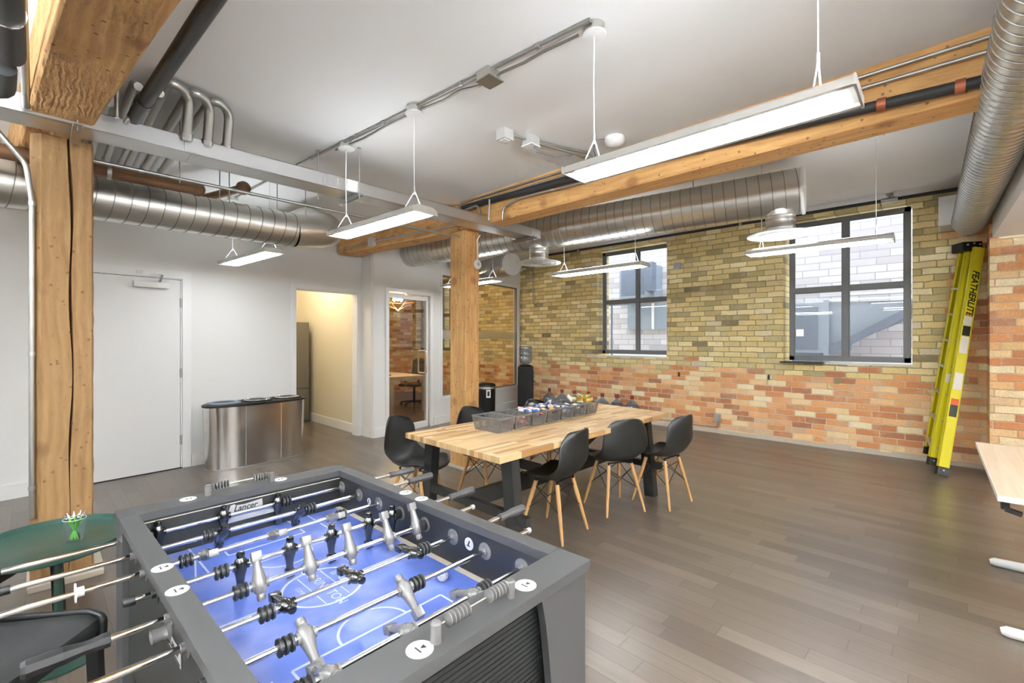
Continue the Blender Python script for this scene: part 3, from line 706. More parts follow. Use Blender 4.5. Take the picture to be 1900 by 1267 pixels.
# conduits on the -x face of the long beam
pipe('conduit', 'upper thin conduit fixed along the top of the long beam', 'conduit', [(3.36, -0.39, 3.02), (3.36, 4.1, 3.045), (3.08, 6.3, 3.04)], 0.0115, M['conduit'], 0.3, [(3.36, y, 3.04) for y in (0.6, 2.6, 3.6)])
pipe('conduit', 'second thin conduit fixed below the first on the long beam', 'conduit', [(3.36, -0.39, 2.945), (3.36, 2.25, 2.985), (3.355, 4.1, 3.005)], 0.0115, M['conduit'], 0.3, [(3.36, y, 2.98) for y in (0.5, 2.9, 3.7)])
pipe('iron_pipe', 'thick black iron pipe strapped along the side of the long beam', 'pipe', [(3.335, -0.125, 2.795), (3.335, 0.3, 2.82), (3.335, 2.4, 2.925), (3.335, 4.0, 2.975)], 0.03, M['blackpipe'], 0.3, [(3.335, -0.02, 2.80), (3.335, 0.42, 2.83)], cmat=M['copper'], cr=1.22, cw=0.02)
pipe('conduit', 'thin conduit bending down off the beam near the middle post', 'conduit', [(3.34, 2.30, 2.87), (3.34, 3.12, 2.90), (3.34, 3.36, 2.85), (3.34, 3.37, 2.72)], 0.0125, M['conduit'], 0.10, [(3.34, 2.7, 2.89)])
pipe('conduit', 'short vertical conduit stub beside the beam near the middle post', 'conduit', [(3.30, 3.52, 2.96), (3.30, 3.53, 2.74)], 0.0115, M['conduit'])
pipe('conduit', 'curved grey conduit looping into the tray beside the middle post', 'conduit', [(3.30, 4.0, 2.92), (3.30, 3.70, 2.94), (3.30, 3.62, 2.74)], 0.0115, M['conduit'], 0.08)
pipe('conduit', 'thin conduit with a small box under the shorter beam', 'conduit', [(3.08, 6.3, 2.80), (3.12, 5.55, 2.80), (3.34, 4.05, 2.80)], 0.011, M['conduit'], 0.2, [(3.2, 5.0, 2.80)])
tag(build('junction_box', MB().box(3.07, 3.13, 5.55, 5.66, 2.74, 2.85, None, 0.004), M['fixture']), 'small grey box on the side of the shorter beam', 'box')
# window wall: sprinkler pipe and stubs
sp = pipe('sprinkler_pipe', 'dark sprinkler pipe running under the ceiling above the windows', 'pipe', [(7.28, -0.24, 3.200), (7.30, 6.3, 3.235)], 0.021, M['blackpipe'])
for y in (0.55, 2.3, 5.25):
    build('hanger', MB().cyl((7.29, y, 3.21), (7.29, y, 3.28), 0.007, 6).tube([(7.29, y-0.02, 3.215), (7.29, y+0.02, 3.215)], 0.028, 12), M['conduit'], sp)
build('sprinkler_head', MB().tube([(7.28, 0.50, 3.205), (7.28, 0.66, 3.205)], 0.03, 12).cyl((7.28, 0.58, 3.205), (7.28, 0.58, 3.27), 0.016, 10).box(7.26, 7.30, 0.55, 0.61, 3.262, 3.27), M['conduit'], sp)
pipe('conduit', 'vertical grey conduit on the bricks above the water cooler', 'conduit', [(7.535, 6.95, 3.03), (7.505, 6.62, 3.01), (7.505, 6.62, 2.28)], 0.014, M['conduit'], 0.07)
pipe('conduit', 'low white painted conduit along the foot of the brick wall ending at the outlet', 'conduit', [(7.52, 5.9, 0.115), (7.52, 2.72, 0.105), (7.52, 2.72, 0.2)], 0.013, M['alu'], 0.04, [(7.52, 3.2, 0.11), (7.52, 4.4, 0.11)])
ob = thing('outlet_box', 'small grey metal outlet box low on the brick wall', 'outlet', (7.49, 2.715, 0.17), world=True)
build('box', MB().box(7.475, 7.549, 2.67, 2.76, 0.175, 0.305, None, 0.006), M['galvl'], ob); build('cover', MB().box(7.468, 7.475, 2.68, 2.75, 0.19, 0.29, None, 0.002), M['alu'], ob)
wbx = thing('switch_box', 'small galvanised box on the bricks between the two windows', 'box', (7.52, 3.39, 2.68), world=True)
build('box', MB().box(7.50, 7.549, 3.33, 3.44, 2.68, 2.79, None, 0.004), M['galvl'], wbx); build('connector', MB().cyl((7.52, 3.33, 2.76), (7.52, 3.27, 2.76), 0.014, 10), M['alu'], wbx); build('connector', MB().cyl((7.52, 3.33, 2.71), (7.52, 3.27, 2.71), 0.014, 10), M['alu'], wbx)
for y, z, wh in ((3.358, 0.90, 'left'), (1.987, 0.93, 'right')):
    tag(build('wall_bracket', MB().box(7.52, 7.549, y-0.012, y+0.012, z-0.035, z+0.035).box(7.50, 7.52, y-0.008, y+0.008, z-0.03, z-0.015), M['sill']), 'tiny rusty %s hand bracket where the yellow bricks meet the orange' % wh, 'bracket')
# ceiling conduit run through the pendant canopies
def crun(dx): return [(1.96+dx, -1.5, 3.068), (1.918+dx, 1.3, 3.068), (1.80+dx, 2.6, 3.068), (1.70+dx, 3.70, 3.068), (1.62+dx, 4.6, 3.068), (1.5+dx, 6.3, 3.068)]
pipe('conduit', 'thin straight conduit on the ceiling linking the pendant canopies', 'conduit', [p for p in crun(-0.012) if p[1] > 1.2], 0.0095, M['conduit'], 0.3, [(1.89, 1.62, 3.068), (1.84, 2.2, 3.068), (1.75, 3.0, 3.068), (1.72, 3.35, 3.068), (1.66, 4.05, 3.068)], cr=1.7)
pipe('armoured_cable', 'sagging armoured cable beside the straight ceiling conduit', 'cable', [(1.94, 1.40, 3.055), (1.925, 1.62, 3.062), (1.905, 1.75, 3.045), (1.885, 1.95, 3.05), (1.88, 2.1, 3.04), (1.855, 2.25, 3.06), (1.84, 2.4, 3.045), (1.82, 2.6, 3.055), (1.785, 2.95, 3.06), (1.76, 3.3, 3.05), (1.72, 3.7, 3.06)], 0.0085, M['conduit'], 0.1)
jb = thing('junction_box', 'square galvanised junction box on the ceiling between two pendant canopies', 'box', (1.865, 2.0, 3.0), world=True)
build('box', MB().box(1.815, 1.915, 1.95, 2.05, 3.025, 3.079), M['galv'], jb); build('cover', MB().box(1.81, 1.93, 1.935, 2.055, 3.018, 3.025), M['conduit'], jb)
s1 = thing('junction_box', 'grey ceiling box with a white square, farther from the beam', 'box', (2.47, 2.46, 3.0), world=True)
build('box', MB().box(2.42, 2.52, 2.42, 2.51, 3.0, 3.079, None, 0.003), M['fixture'], s1); build('sensor', MB().box(2.44, 2.50, 2.435, 2.495, 2.996, 3.0), M['whitep'], s1)
s2 = thing('junction_box', 'grey ceiling box with a hanging dark lead, nearer the beam', 'box', (2.70, 2.40, 3.0), world=True)
build('box', MB().box(2.65, 2.75, 2.355, 2.45, 3.01, 3.079, None, 0.003), M['fixture'], s2); build('cover', MB().box(2.645, 2.755, 2.35, 2.455, 3.0, 3.01), M['whitep'], s2)
build('lead', MB().tube(path([(2.70, 2.37, 3.0), (2.70, 2.36, 2.955), (2.88, 2.30, 2.945), (3.05, 2.26, 3.0)], 0.04), 0.004, 8), M['bluegreyd'], s2)
pipe('conduit', 'upper of the two conduits from the grey ceiling boxes to the beam', 'conduit', [(2.52, 2.45, 3.055), (2.75, 2.39, 3.055), (3.25, 2.22, 3.06), (3.35, 2.19, 2.99)], 0.011, M['conduit'], 0.06)
pipe('conduit', 'lower of the two conduits from the grey ceiling boxes to the beam', 'conduit', [(2.75, 2.37, 3.035), (3.10, 2.27, 3.03), (3.33, 2.24, 3.02), (3.335, 2.24, 2.93)], 0.012, M['conduit'], 0.06)
sd = thing('smoke_detector', 'white dome on the ceiling just above the nearest pendant light', 'detector', (3.2, 1.95, 3.0), world=True)
build('dome', MB().lathe([(0.075, 0.07), (0.08, 0.05), (0.07, 0.02), (0.04, 0.0), (0.001, -0.005)], (3.16, 1.93, 3.008), n=24), M['whitep'], sd)
build('lead', MB().tube(path([(3.10, 1.97, 3.06), (3.08, 2.06, 3.07), (3.15, 2.12, 3.03), (3.30, 2.18, 2.99)], 0.03), 0.004, 8), M['bluegreyd'], sd)
# white round device on the middle post with its cable
dv = thing('speaker_puck', 'round white device with a white cable on the middle post', 'device', (3.60, 3.99, 2.3), world=True)
build('disc', MB().lathe([(0.055, 0.0), (0.058, -0.012), (0.045, -0.022), (0.02, -0.024), (0.001, -0.024)], (3.55, 3.998, 2.36), axis='y', n=28), M['whitep'], dv)
build('button', MB().lathe([(0.017, -0.024), (0.014, -0.028), (0.001, -0.028)], (3.55, 3.998, 2.36), axis='y', n=16), M['silv'], dv)
build('cable', MB().tube(path([(3.55, 3.99, 2.41), (3.545, 3.985, 2.55), (3.535, 3.985, 2.64), (3.57, 3.97, 2.70)], 0.05), 0.008, 8), M['wire'], dv)
# the bundle of big conduits over the left duct
for i, x in enumerate((0.30, 0.40, 0.50, 0.61, 0.73, 0.85)):
    r = 0.034 if i in (0, 3, 4, 5) else 0.026
    wh = ('first', 'second', 'third', 'fourth', 'fifth', 'sixth')[i]
    if i < 3:
        pts = [(x, 6.3, 3.02), (x, 3.55 if i else 3.9, 3.02), (x+0.01, 3.45 if i else 3.8, 2.97)]
        pipe('conduit', 'large steel conduit, %s from the left post in the ceiling bundle' % wh, 'conduit', pts, r*0.9, M['conduit'], 0.03, [(x, 4.45, 3.02), (x, 5.2, 3.02)], group='bundle of large conduits', cr=1.2)
    else:
        y = 3.46+0.03*(i-3)
        pts = [(x-0.07, 6.3, 3.0), (x-0.07, y-0.10, 3.03), (x+0.05, y, 3.03), (x+0.06, y+0.13, 2.78)]
        pipe('conduit', 'large steel conduit hooking down into the tray, %s from the left post' % wh, 'conduit', pts, r*0.85, M['conduit'], 0.12, [(x-0.07, 4.0, 3.01), (x-0.07, 5.2, 3.01), (x+0.06, y+0.12, 2.81)], group='bundle of large conduits', cr=1.2)
pipe('conduit', 'bright bent conduit crossing over the conduit bundle', 'conduit', [(0.36, 3.62, 2.78), (0.46, 3.40, 2.96), (0.52, 3.30, 3.02), (0.50, 3.9, 3.04)], 0.014, M['alu'], 0.04)
pipe('conduit', 'thin vertical conduit just right of the rough beam', 'conduit', [(0.315, 3.45, 3.05), (0.315, 3.47, 2.76)], 0.012, M['conduit'])
pipe('drain_pipe', 'thick black drain pipe sloping down from the top of the picture', 'pipe', [(0.75, -1.0, 2.86), (0.50, 2.04, 2.86), (0.42, 3.35, 2.84), (0.405, 3.6, 2.83)], 0.036, M['blackpipe'], 0.4, [(0.425, 3.25, 2.84)], cmat=M['blackpipe'], cr=1.2, cw=0.03)
pipe('drain_pipe', 'wide black pipe with a bright clamp at the very top left', 'pipe', [(-0.075, 0.8, 2.66), (-0.085, 2.8, 2.66)], 0.052, M['blackpipe'], 0.1, [(-0.08, 2.45, 2.66)], cmat=M['chrome'], cr=1.10, cw=0.006)
pipe('iron_pipe', 'dark elbow pipe below the clamped pipe at the top left', 'pipe', [(-0.10, 2.85, 2.62), (-0.11, 3.1, 2.60), (-0.35, 3.2, 2.70)], 0.04, M['blackpipe'], 0.1)
pipe('conduit', 'grey conduit hanging beside the rough beam at the top left', 'conduit', [(-0.045, 2.4, 2.80), (-0.045, 3.5, 2.78), (-0.045, 3.56, 2.72)], 0.017, M['conduit'], 0.05)
pipe('conduit', 'grey conduit running down the left edge of the left post', 'conduit', [(-0.20, 3.90, 2.72), (-0.05, 3.94, 2.52), (-0.026, 3.95, 2.3), (-0.026, 3.95, 0.42)], 0.014, M['conduit'], 0.12, [(-0.026, 3.95, 2.25), (-0.026, 3.95, 1.4), (-0.026, 3.95, 0.6)])
pipe('brown_pipe', 'rusty brown pipe along the left duct ending in a rounded cap', 'pipe', [(-3.0, 4.33, 2.66), (0.87, 4.33, 2.68)], 0.048, M['brownpipe'], 0.1, [(0.35, 4.33, 2.68)], cr=1.1)
tag(build('pipe_cap', MB().ball((0.88, 4.33, 2.68), 0.055, 0.055, 0.055), M['brownpipe']), 'rounded rusty cap closing the first brown pipe', 'cap')
bp = pipe('brown_pipe', 'shorter rusty brown pipe with a bulbous end above the left duct', 'pipe', [(1.02, 5.6, 2.86), (1.30, 4.72, 2.875)], 0.036, M['brownpipe'], 0.1)
build('cap', MB().ball((1.31, 4.70, 2.876), 0.062, 0.07, 0.062), M['brownpipe'], bp)
pipe('conduit', 'long thin conduit hung below the tray from the left post to the beam', 'conduit', [(-2.0, 4.08, 2.665), (0.0, 4.08, 2.662), (0.25, 4.08, 2.661), (3.36, 4.10, 2.665)][2:], 0.0125, M['conduit'], 0.2, [(0.5, 4.08, 2.66), (1.2, 4.08, 2.66), (1.75, 4.08, 2.66)])
for i, (x, z0) in enumerate(((0.72, 2.68), (1.05, 2.68), (1.12, 2.68), (1.50, 2.66), (1.75, 2.66))):
    tag(build('threaded_rod', MB().cyl((x, 4.40 if i else 4.08, z0-0.05), (x, 4.40 if i else 4.08, 3.08), 0.0045, 6), M['conduit']), 'thin hanging rod, %s from the left post between tray and duct' % ('first', 'second', 'third', 'fourth', 'fifth')[i], 'rod', 'hanging rods over the left duct')

# ------------------------------------------------------------------ pendant lights
def pendant(cx0, y0, cx1, y1, wd, label, zc=3.08, canopy=(True, True), zl=2.33, up='up'):
    """linear LED pendant from (cx0,y0) to (cx1,y1)"""
    cx, cy = (cx0+cx1)/2, (y0+y1)/2; L = math.hypot(cx1-cx0, y1-y0); an = math.atan2(y1-y0, cx1-cx0)
    o = thing('pendant_light', label, 'light', (cx, cy, zl), an, 'linear pendant lights')
    h = wd/2; g = MB()
    # housing: tray section with sloped sides, open below for the diffuser
    prof = [(-h, 0.0), (-h+0.004, 0.028), (-h*0.62, 0.05), (h*0.62, 0.05), (h-0.004, 0.028), (h, 0.0), (h-0.022, 0.0), (h-0.026, 0.012), (-h+0.026, 0.012), (-h+0.022, 0.0)]
    n = len(prof); vs = [(x, p[0], p[1]) for x in (-L/2, L/2) for p in prof]
    g.add(vs, [(i, (i+1) % n, n+(i+1) % n, n+i) for i in range(n)]+[tuple(range(n)), tuple(reversed(range(n, 2*n)))])
    build('housing', g, M['fixture'], o)
    e = 0.055
    build('diffuser', MB().box(-L/2+e, L/2-e, -h+0.028, h-0.028, -0.002, 0.0115), M['panel'], o)
    build('top_lens', MB().box(-L/2+e, L/2-e, -h*0.5, h*0.5, 0.0505, 0.054), M[up], o)
    for sx in (-1, 1): build('end_cap', MB().box(sx*(L/2)-0.004, sx*(L/2)+0.004, -h-0.002, h+0.002, -0.003, 0.034), M['fixture'], o)
    for k, sx in enumerate((-1, 1)):
        x = sx*(L/2-0.12); zt_ = zc-zl
        build('cable', MB().tube([(x, 0, zt_), (x, 0.004, zt_*0.6), (x, 0, 0.17)], 0.0035 if k else 0.0025, 6).tube([(x, 0, 0.18), (x, -h*0.75, 0.045)], 0.0035, 6).tube([(x, 0, 0.17), (x, h*0.75, 0.045)], 0.0035, 6), M['wire'], o)
        build('cable_grip', MB().cyl((x, 0, 0.15), (x, 0, 0.20), 0.006, 8), M['silv'], o)
        if canopy[k]:
            c = build('canopy', MB().lathe([(0.052, 0.0), (0.052, -0.045)], (x, 0, zt_), n=24), M['galv'], o)
            build('canopy_cover', MB().lathe([(0.062, -0.045), (0.062, -0.054), (0.03, -0.058), (0.001, -0.058)], (x, 0, zt_), n=24), M['whitep'], c)
        else:
            build('ceiling_gripper', MB().lathe([(0.012, 0), (0.012, -0.03), (0.005, -0.04)], (x, 0, zt_), n=10), M['silv'], o)
    return o
pendant(1.985, 0.24, 1.965, 1.44, 0.215, 'nearest and largest hanging light panel, in front of the long beam', canopy=(True, True))
pendant(1.80, 2.545, 1.73, 3.67, 0.205, 'hanging light panel in front of the middle post and steel tray')
pendant(1.60, 4.75, 1.50, 5.92, 0.215, 'hanging light panel below the left duct before the white wall', canopy=(False, True))
pendant(5.04, 0.37, 4.99, 1.50, 0.25, 'hanging light strip in front of the window by the ladder', 3.28)
pendant(4.82, 2.55, 4.83, 3.83, 0.25, 'hanging light strip in front of the farther brick wall window', 3.28, (False, False))
pendant(4.58, 4.70, 4.60, 5.90, 0.23, 'small far hanging light strip partly behind the middle post', 3.28, (False, False))
# unseen pendants added around the camera as fill, with strong uplight to brighten the room
for x, y, wh in ((2.0, -1.6, 'behind the camera, in line with the nearest one'), (2.0, -3.6, 'far behind the camera, second in its row'), (-1.3, 0.9, 'left of the camera'), (-2.5, 3.4, 'left of the left post'),
                 (-1.3, -1.6, 'behind and left of the camera'), (-1.3, -3.6, 'in the far corner behind the camera'), (0.6, -1.5, 'just behind the camera')):
    pendant(x, y-0.6, x, y+0.6, 0.215, 'added unseen fill light panel '+wh, up='up_fill')
pendant(5.04, -3.4, 5.04, -2.2, 0.25, 'added unseen fill light strip right of the camera beyond the bulkhead', 3.28, up='up_fill')
# ------------------------------------------------------------------ table football
FB = thing('foosball_table', 'charcoal and black table football table with a blue pitch', 'game table', (0.597, 1.372, 0), R(1.5))
HW, HL, TZ = 0.40, 0.69, 0.90
g = MB()
for pts in ([(-HW, -HL), (HW, -HL), (HW-0.045, -HL+0.105), (-HW+0.045, -HL+0.105)], [(HW, -HL), (HW, HL), (HW-0.045, HL-0.105), (HW-0.045, -HL+0.105)], [(HW, HL), (-HW, HL), (-HW+0.045, HL-0.105), (HW-0.045, HL-0.105)], [(-HW, HL), (-HW, -HL), (-HW+0.045, -HL+0.105), (-HW+0.045, HL-0.105)]):
    c = [sum(p[i] for p in pts)/4 for i in (0, 1)]
for (x0, x1, y0, y1) in ((-HW, HW, -HL, -HL+0.10), (-HW, HW, HL-0.10, HL), (-HW, -HW+0.05, -HL+0.101, HL-0.101), (HW-0.05, HW, -HL+0.101, HL-0.101)):
    build('top_rail', MB().box(x0, x1, y0, y1, TZ-0.026, TZ, None, 0.0015), M['foosgrey'], FB)
g = MB(); ix, iy = 0.355, 0.592
build('inner_side_wall', MB().box(-ix-0.018, -ix, -iy, iy, 0.72, TZ-0.027), M['foosblk'], FB); build('inner_side_wall', MB().box(ix, ix+0.018, -iy, iy, 0.72, TZ-0.027), M['foosblk'], FB)
build('inner_end_wall', MB().box(-ix, ix, iy, iy+0.016, 0.70, TZ-0.027), M['foosblk'], FB); build('inner_end_wall', MB().box(-ix, ix, -iy-0.016, -iy, 0.70, TZ-0.027), M['foosblk'], FB)
build('trim_line', MB().box(-ix+0.002, ix-0.002, iy-0.002, iy, TZ-0.036, TZ-0.033), M['stone'], FB)
build('goal_housing', MB().box(-0.10, 0.10, iy-0.010, iy-0.001, 0.795, 0.815).box(-0.10, -0.09, iy-0.008, iy-0.001, 0.745, 0.80).box(0.09, 0.10, iy-0.008, iy-0.001, 0.745, 0.80), M['silv'], FB)
pf = build('playfield', MB().box(-ix+0.001, ix-0.001, -iy+0.001, iy-0.001, 0.730, 0.738), M['field'], FB)
# outside: aprons, curved legs, ribbed end panels
g = MB()
g.box(-HW+0.02, -HW+0.035, -HL+0.06, HL-0.06, 0.44, TZ-0.027); build('side_panel', g, M['foosside'], FB)
g = MB(); g.box(HW-0.035, HW-0.02, -HL+0.06, HL-0.06, 0.44, TZ-0.027); build('side_panel', g, M['foosside'], FB)
def end_panel(sy):
    g = MB(); y = sy*(HL-0.05)
    g.box(-HW+0.06, HW-0.06, min(y, y-sy*0.02), max(y, y-sy*0.02), 0.30, TZ-0.027)
    for k in range(46):
        z = 0.31+k*0.0125; g.box(-HW+0.06, HW-0.06, min(y+sy*0.003, y), max(y+sy*0.003, y), z, z+0.006)
    build('ribbed_end_panel', g, M['foosblk'], FB)
end_panel(-1); end_panel(1)
for sx in (-1, 1):
    for sy in (-1, 1):
        # leg panel: outer edge straight, inner edge a long curve
        out = [(sx*(HW-0.004), 0.0), (sx*(HW-0.004), TZ-0.027)]
        inner = []
        for k in range(13):
            f = k/12; z = (TZ-0.027)*(1-f); wdt = 0.20-0.115*math.sin(math.pi*0.5*min(1, f*1.25))**1.0
            wdt = 0.185-0.10*(f**0.7) if f < 0.85 else 0.185-0.10*(0.85**0.7)
            inner.append((sx*(HW-0.004-wdt), z))
        poly = out+inner; mm = Matrix(((1, 0, 0, 0), (0, 0, 1, sy*(HL-0.02)), (0, 1, 0, 0), (0, 0, 0, 1)))
        g = MB(); n = len(poly); y0, y1 = sy*(HL-0.014), sy*(HL-0.035)
        g.add([(p[0], y0, p[1]) for p in poly]+[(p[0], y1, p[1]) for p in poly], [tuple(range(n)), tuple(reversed(range(n, 2*n)))]+[(i, (i+1) % n, n+(i+1) % n, n+i) for i in range(n)])
        # return of the leg along the long side
        g.box(min(sx*(HW-0.004), sx*(HW-0.034)), max(sx*(HW-0.004), sx*(HW-0.034)), min(sy*(HL-0.035), sy*(HL-0.14)), max(sy*(HL-0.035), sy*(HL-0.14)), 0.0, TZ-0.027)
        build('leg', g, M['foosgrey'], FB)
# printed pitch markings
g = MB(); zt_, zz = 0.738, 0.7388
def ln(x0, y0, x1, y1, w_=0.007): g.bar((x0, y0, zt_+0.0003), (x1, y1, zt_+0.0003), w_, 0.0008)
def ringm(cx, cy, r0, r1, a0=0, a1=360, n=40):
    vs = []; fs = []
    for i in range(n+1):
        a = R(a0+(a1-a0)*i/n); vs += [(cx+r0*math.cos(a), cy+r0*math.sin(a), zz), (cx+r1*math.cos(a), cy+r1*math.sin(a), zz)]
    for i in range(n): fs.append((2*i, 2*i+1, 2*i+3, 2*i+2))
    g.add(vs, fs)
e1, e2 = ix-0.035, iy-0.03
ln(-ix+0.01, 0, -0.115, 0); ln(0.115, 0, ix-0.01, 0); ringm(0, 0, 0.108, 0.116)
for s_ in (-1, 1):
    ln(-0.21, s_*0.30, 0.21, s_*0.30); ln(-0.21, s_*0.30, -0.21, s_*iy, 0.006); ln(0.21, s_*0.30, 0.21, s_*iy, 0.006)
    ln(-0.13, s_*0.43, 0.13, s_*0.43, 0.006); ln(-0.13, s_*0.43, -0.13, s_*iy, 0.006); ln(0.13, s_*0.43, 0.13, s_*iy, 0.006)
    ringm(0, s_*0.30, 0.088, 0.095, 180 if s_ > 0 else 0, 360 if s_ > 0 else 180, 24)
    ln(-0.21, s_*0.505, -0.255, s_*0.30, 0.005)
ln(0.036, 0.095, 0.036, -0.095, 0.003); ln(-0.036, 0.098, -0.036, -0.098, 0.003)
tm = Matrix.Translation((0.0, 0.0, zz)) @ Matrix.Rotation(R(-90), 4, 'Z')
g.text('BARRINGTON', 0.041, tm, 0.0003); g.text('COMPANY', 0.018, Matrix.Translation((-0.060, 0, zz)) @ Matrix.Rotation(R(-90), 4, 'Z'), 0.0003)
for k in range(-3, 4): ln(0.052+abs(k)*0.001, k*0.004, 0.085-abs(k)*0.003, k*0.010, 0.0022)
for k in range(3): ln(0.05, 0.045+0.008*k, 0.075, 0.038+0.010*k, 0.002)
build('pitch_marking', g, M['mark'], FB)
build('corner_ramp', MB().prism([(ix-0.001, -iy), (ix-0.001, iy), (ix-0.022, iy), (ix-0.022, -iy)], 0.738, 0.7395), M['stone'], FB)
bl = thing('soccer_ball', 'small black and white ball lying on the blue pitch', 'ball', (0, 0, 0))
bl.location = (0.597+0.262*math.cos(R(1.5))+0.245*math.sin(R(1.5)), 1.372-0.245*math.cos(R(1.5))+0.262*math.sin(R(1.5)), 0.7385)
build('ball', MB().ball((0, 0, 0.017), 0.017, n=20, m=12), M['whitep'], bl)
gg = MB()
for d in ((0, 0, 1), (0.89, 0, 0.45), (0.28, 0.85, 0.45), (-0.72, 0.53, 0.45), (-0.72, -0.53, 0.45), (0.28, -0.85, 0.45)):
    d = Vector(d).normalized(); u = d.cross(Vector((0.3, 0.2, 0.9))).normalized(); v = d.cross(u)
    gg.add([Vector((0, 0, 0.017))+(d*0.94+(u*math.cos(2*math.pi*k/5)+v*math.sin(2*math.pi*k/5))*0.34).normalized()*0.0173 for k in range(5)], [(0, 1, 2, 3, 4)])
build('ball_patch', gg, M['blackp'], bl)
# stickers on the rail and plates on the walls
def sticker(x, y, z=TZ, r=0.026, mat_=None, nrm='z'):
    o_ = build('round_sticker', MB().lathe([(r, 0), (r, 0.0012)], (x, y, z), axis=nrm, n=28), M['whitep'], FB)
    k = MB()
    if nrm == 'z': k.bar((x-0.004, y+0.010, z+0.0014), (x-0.004, y-0.010, z+0.0014), 0.003, 0.0006); k.prism([(x+0.002, y+0.001), (x+0.012, y+0.006), (x+0.012, y-0.006)], z+0.0012, z+0.0018)
    else: k.bar((x-0.0012, y+0.008, z-0.006), (x-0.0012, y-0.006, z-0.006), 0.0006, 0.003); k.bar((x-0.0012, y+0.002, z-0.004), (x-0.0012, y-0.004, z+0.010), 0.0006, 0.005)
    build('sticker_mark', k, M['blackp'], o_)
for x, y in ((-0.117, -0.648), (0.187, -0.647), (-0.375, -0.068), (-0.375, 0.088), (-0.20, 0.645), (0.12, 0.645), (0.378, 0.12), (0.378, 0.02)): sticker(x, y, r=0.0235 if abs(x) > 0.3 else 0.026)
sticker(ix-0.0012, 0.345, 0.82, 0.013, nrm='x'); sticker(ix-0.0012, -0.263, 0.828, 0.02, nrm='x')
def logo(m, parent):
    k = MB().prism([(-0.060, -0.02), (0.062, -0.02), (0.064, -0.002), (0.062, 0.020), (0.0, 0.014), (-0.03, 0.016), (-0.035, 0.022), (-0.048, 0.020)], 0, 0.001, m)
    o_ = build('logo_plate', k, M['silv'], parent)
    k = MB(); k.text('Lancer', 0.030, m @ Matrix.Translation((0.002, 0.003, 0.0012)), 0.0004, shear=0.3, bold=0.0006)
    k.box(-0.052, -0.014, -0.017, -0.013, 0.001, 0.0018, m).box(-0.008, 0.055, -0.017, -0.013, 0.001, 0.0018, m); build('logo_text', k, M['blackp'], o_)
logo(Matrix.Translation((-0.03, iy-0.0005, 0.837)) @ Matrix.Rotation(R(90), 4, 'X'), FB)
logo(Matrix.Translation((-HW+0.018, -0.075, 0.775)) @ Matrix.Rotation(R(-90), 4, 'Z') @ Matrix.Rotation(R(90), 4, 'X'), FB)
bc = MB().lathe([(0.030, 0), (0.031, -0.004), (0.022, -0.008)], (-HW+0.02, -0.02, 0.795), axis='x', n=28)
bc.lathe([(0.024, -0.004), (0.020, -0.02), (0.024, -0.036), (0.021, -0.036), (0.016, -0.01)], (-HW+0.02, -0.02, 0.79), axis='x', n=24, sx=1.0, sy=0.7); build('ball_cup', bc, M['figgrey'], FB)
# one player figure: hub round the rod, shoulders, stub head, tapering body, foot block
def figure_mb():
    g = MB(); g.lathe([(0.0085, -0.021), (0.0125, -0.021), (0.0125, -0.016), (0.0115, -0.014), (0.0115, 0.014), (0.0125, 0.016), (0.0125, 0.021), (0.0085, 0.021)], (0, 0, 0), axis='x', n=16)
    secs = [(0.040, 0.0065, 0.0065, 0), (0.0395, 0.0085, 0.0085, 0), (0.034, 0.0100, 0.0098, 0), (0.026, 0.0098, 0.0095, 0), (0.0235, 0.0085, 0.0085, 0), (0.017, 0.0135, 0.0115, 0), (0.008, 0.0165, 0.0145, 0), (-0.004, 0.0165, 0.0150, 0), (-0.016, 0.0145, 0.0130, 0), (-0.030, 0.0115, 0.0105, 0.001), (-0.045, 0.0095, 0.0090, 0.001), (-0.056, 0.0088, 0.0082, 0.001), (-0.062, 0.0090, 0.0085, 0.001)]
    n = 16; vs = []; fs = []
    for z, a, b, yo in secs:
        for k in range(n): t = 2*math.pi*k/n; vs.append((a*1.14*math.cos(t), b*1.14*math.sin(t)+yo, z))
    for i in range(len(secs)-1):
        for k in range(n): fs.append((i*n+k, i*n+(k+1) % n, (i+1)*n+(k+1) % n, (i+1)*n+k))
    fs.append(tuple(range(n))); g.add(vs, fs, True)
    g.box(-0.0125, 0.0125, -0.009, 0.011, -0.084, -0.059, None, 0.002)
    g.lathe([(0.0035, 0.0), (0.0035, 0.002)], (0.0, 0.0145, 0.004), axis='y', n=10)
    return g
def bumper_mb():
    p = []
    for k in range(3): p += [(0.0125, k*0.0125), (0.0190, k*0.0125+0.002), (0.0190, k*0.0125+0.007), (0.0125, k*0.0125+0.009)]
    return MB().lathe(p, (-0.018, 0, 0), axis='x', n=18)
FIG = {'g': None, 'b': None}; BMP = None
RODY = [0.575-0.152*k for k in range(8)]
spec = [  # team, offset of left end, figures x, tilt (deg about x), left bumper, right bumper
    ('b', -0.655, [-0.300, -0.105, 0.085], 0, None, 0.118), ('b', -0.637, [-0.150, 0.110], 38, -0.19, 0.150), ('g', -0.90, [-0.235, -0.040, 0.160], -112, -0.285, 0.198),
    ('b', -0.425, [-0.187, -0.049, 0.085, 0.222, 0.318], 0, -0.235, None), ('g', -0.54, [-0.187, -0.052, 0.073, 0.207, 0.318], 155, -0.232, None),
    ('b', -0.62, [-0.178, 0.005, 0.198], 84, -0.222, 0.238), ('g', -0.78, [-0.195, 0.062], -56, -0.238, 0.102), ('g', -0.70, [-0.215, -0.035, 0.165], 70, -0.262, 0.208)]
ROD = 1.165
RH = 0.828
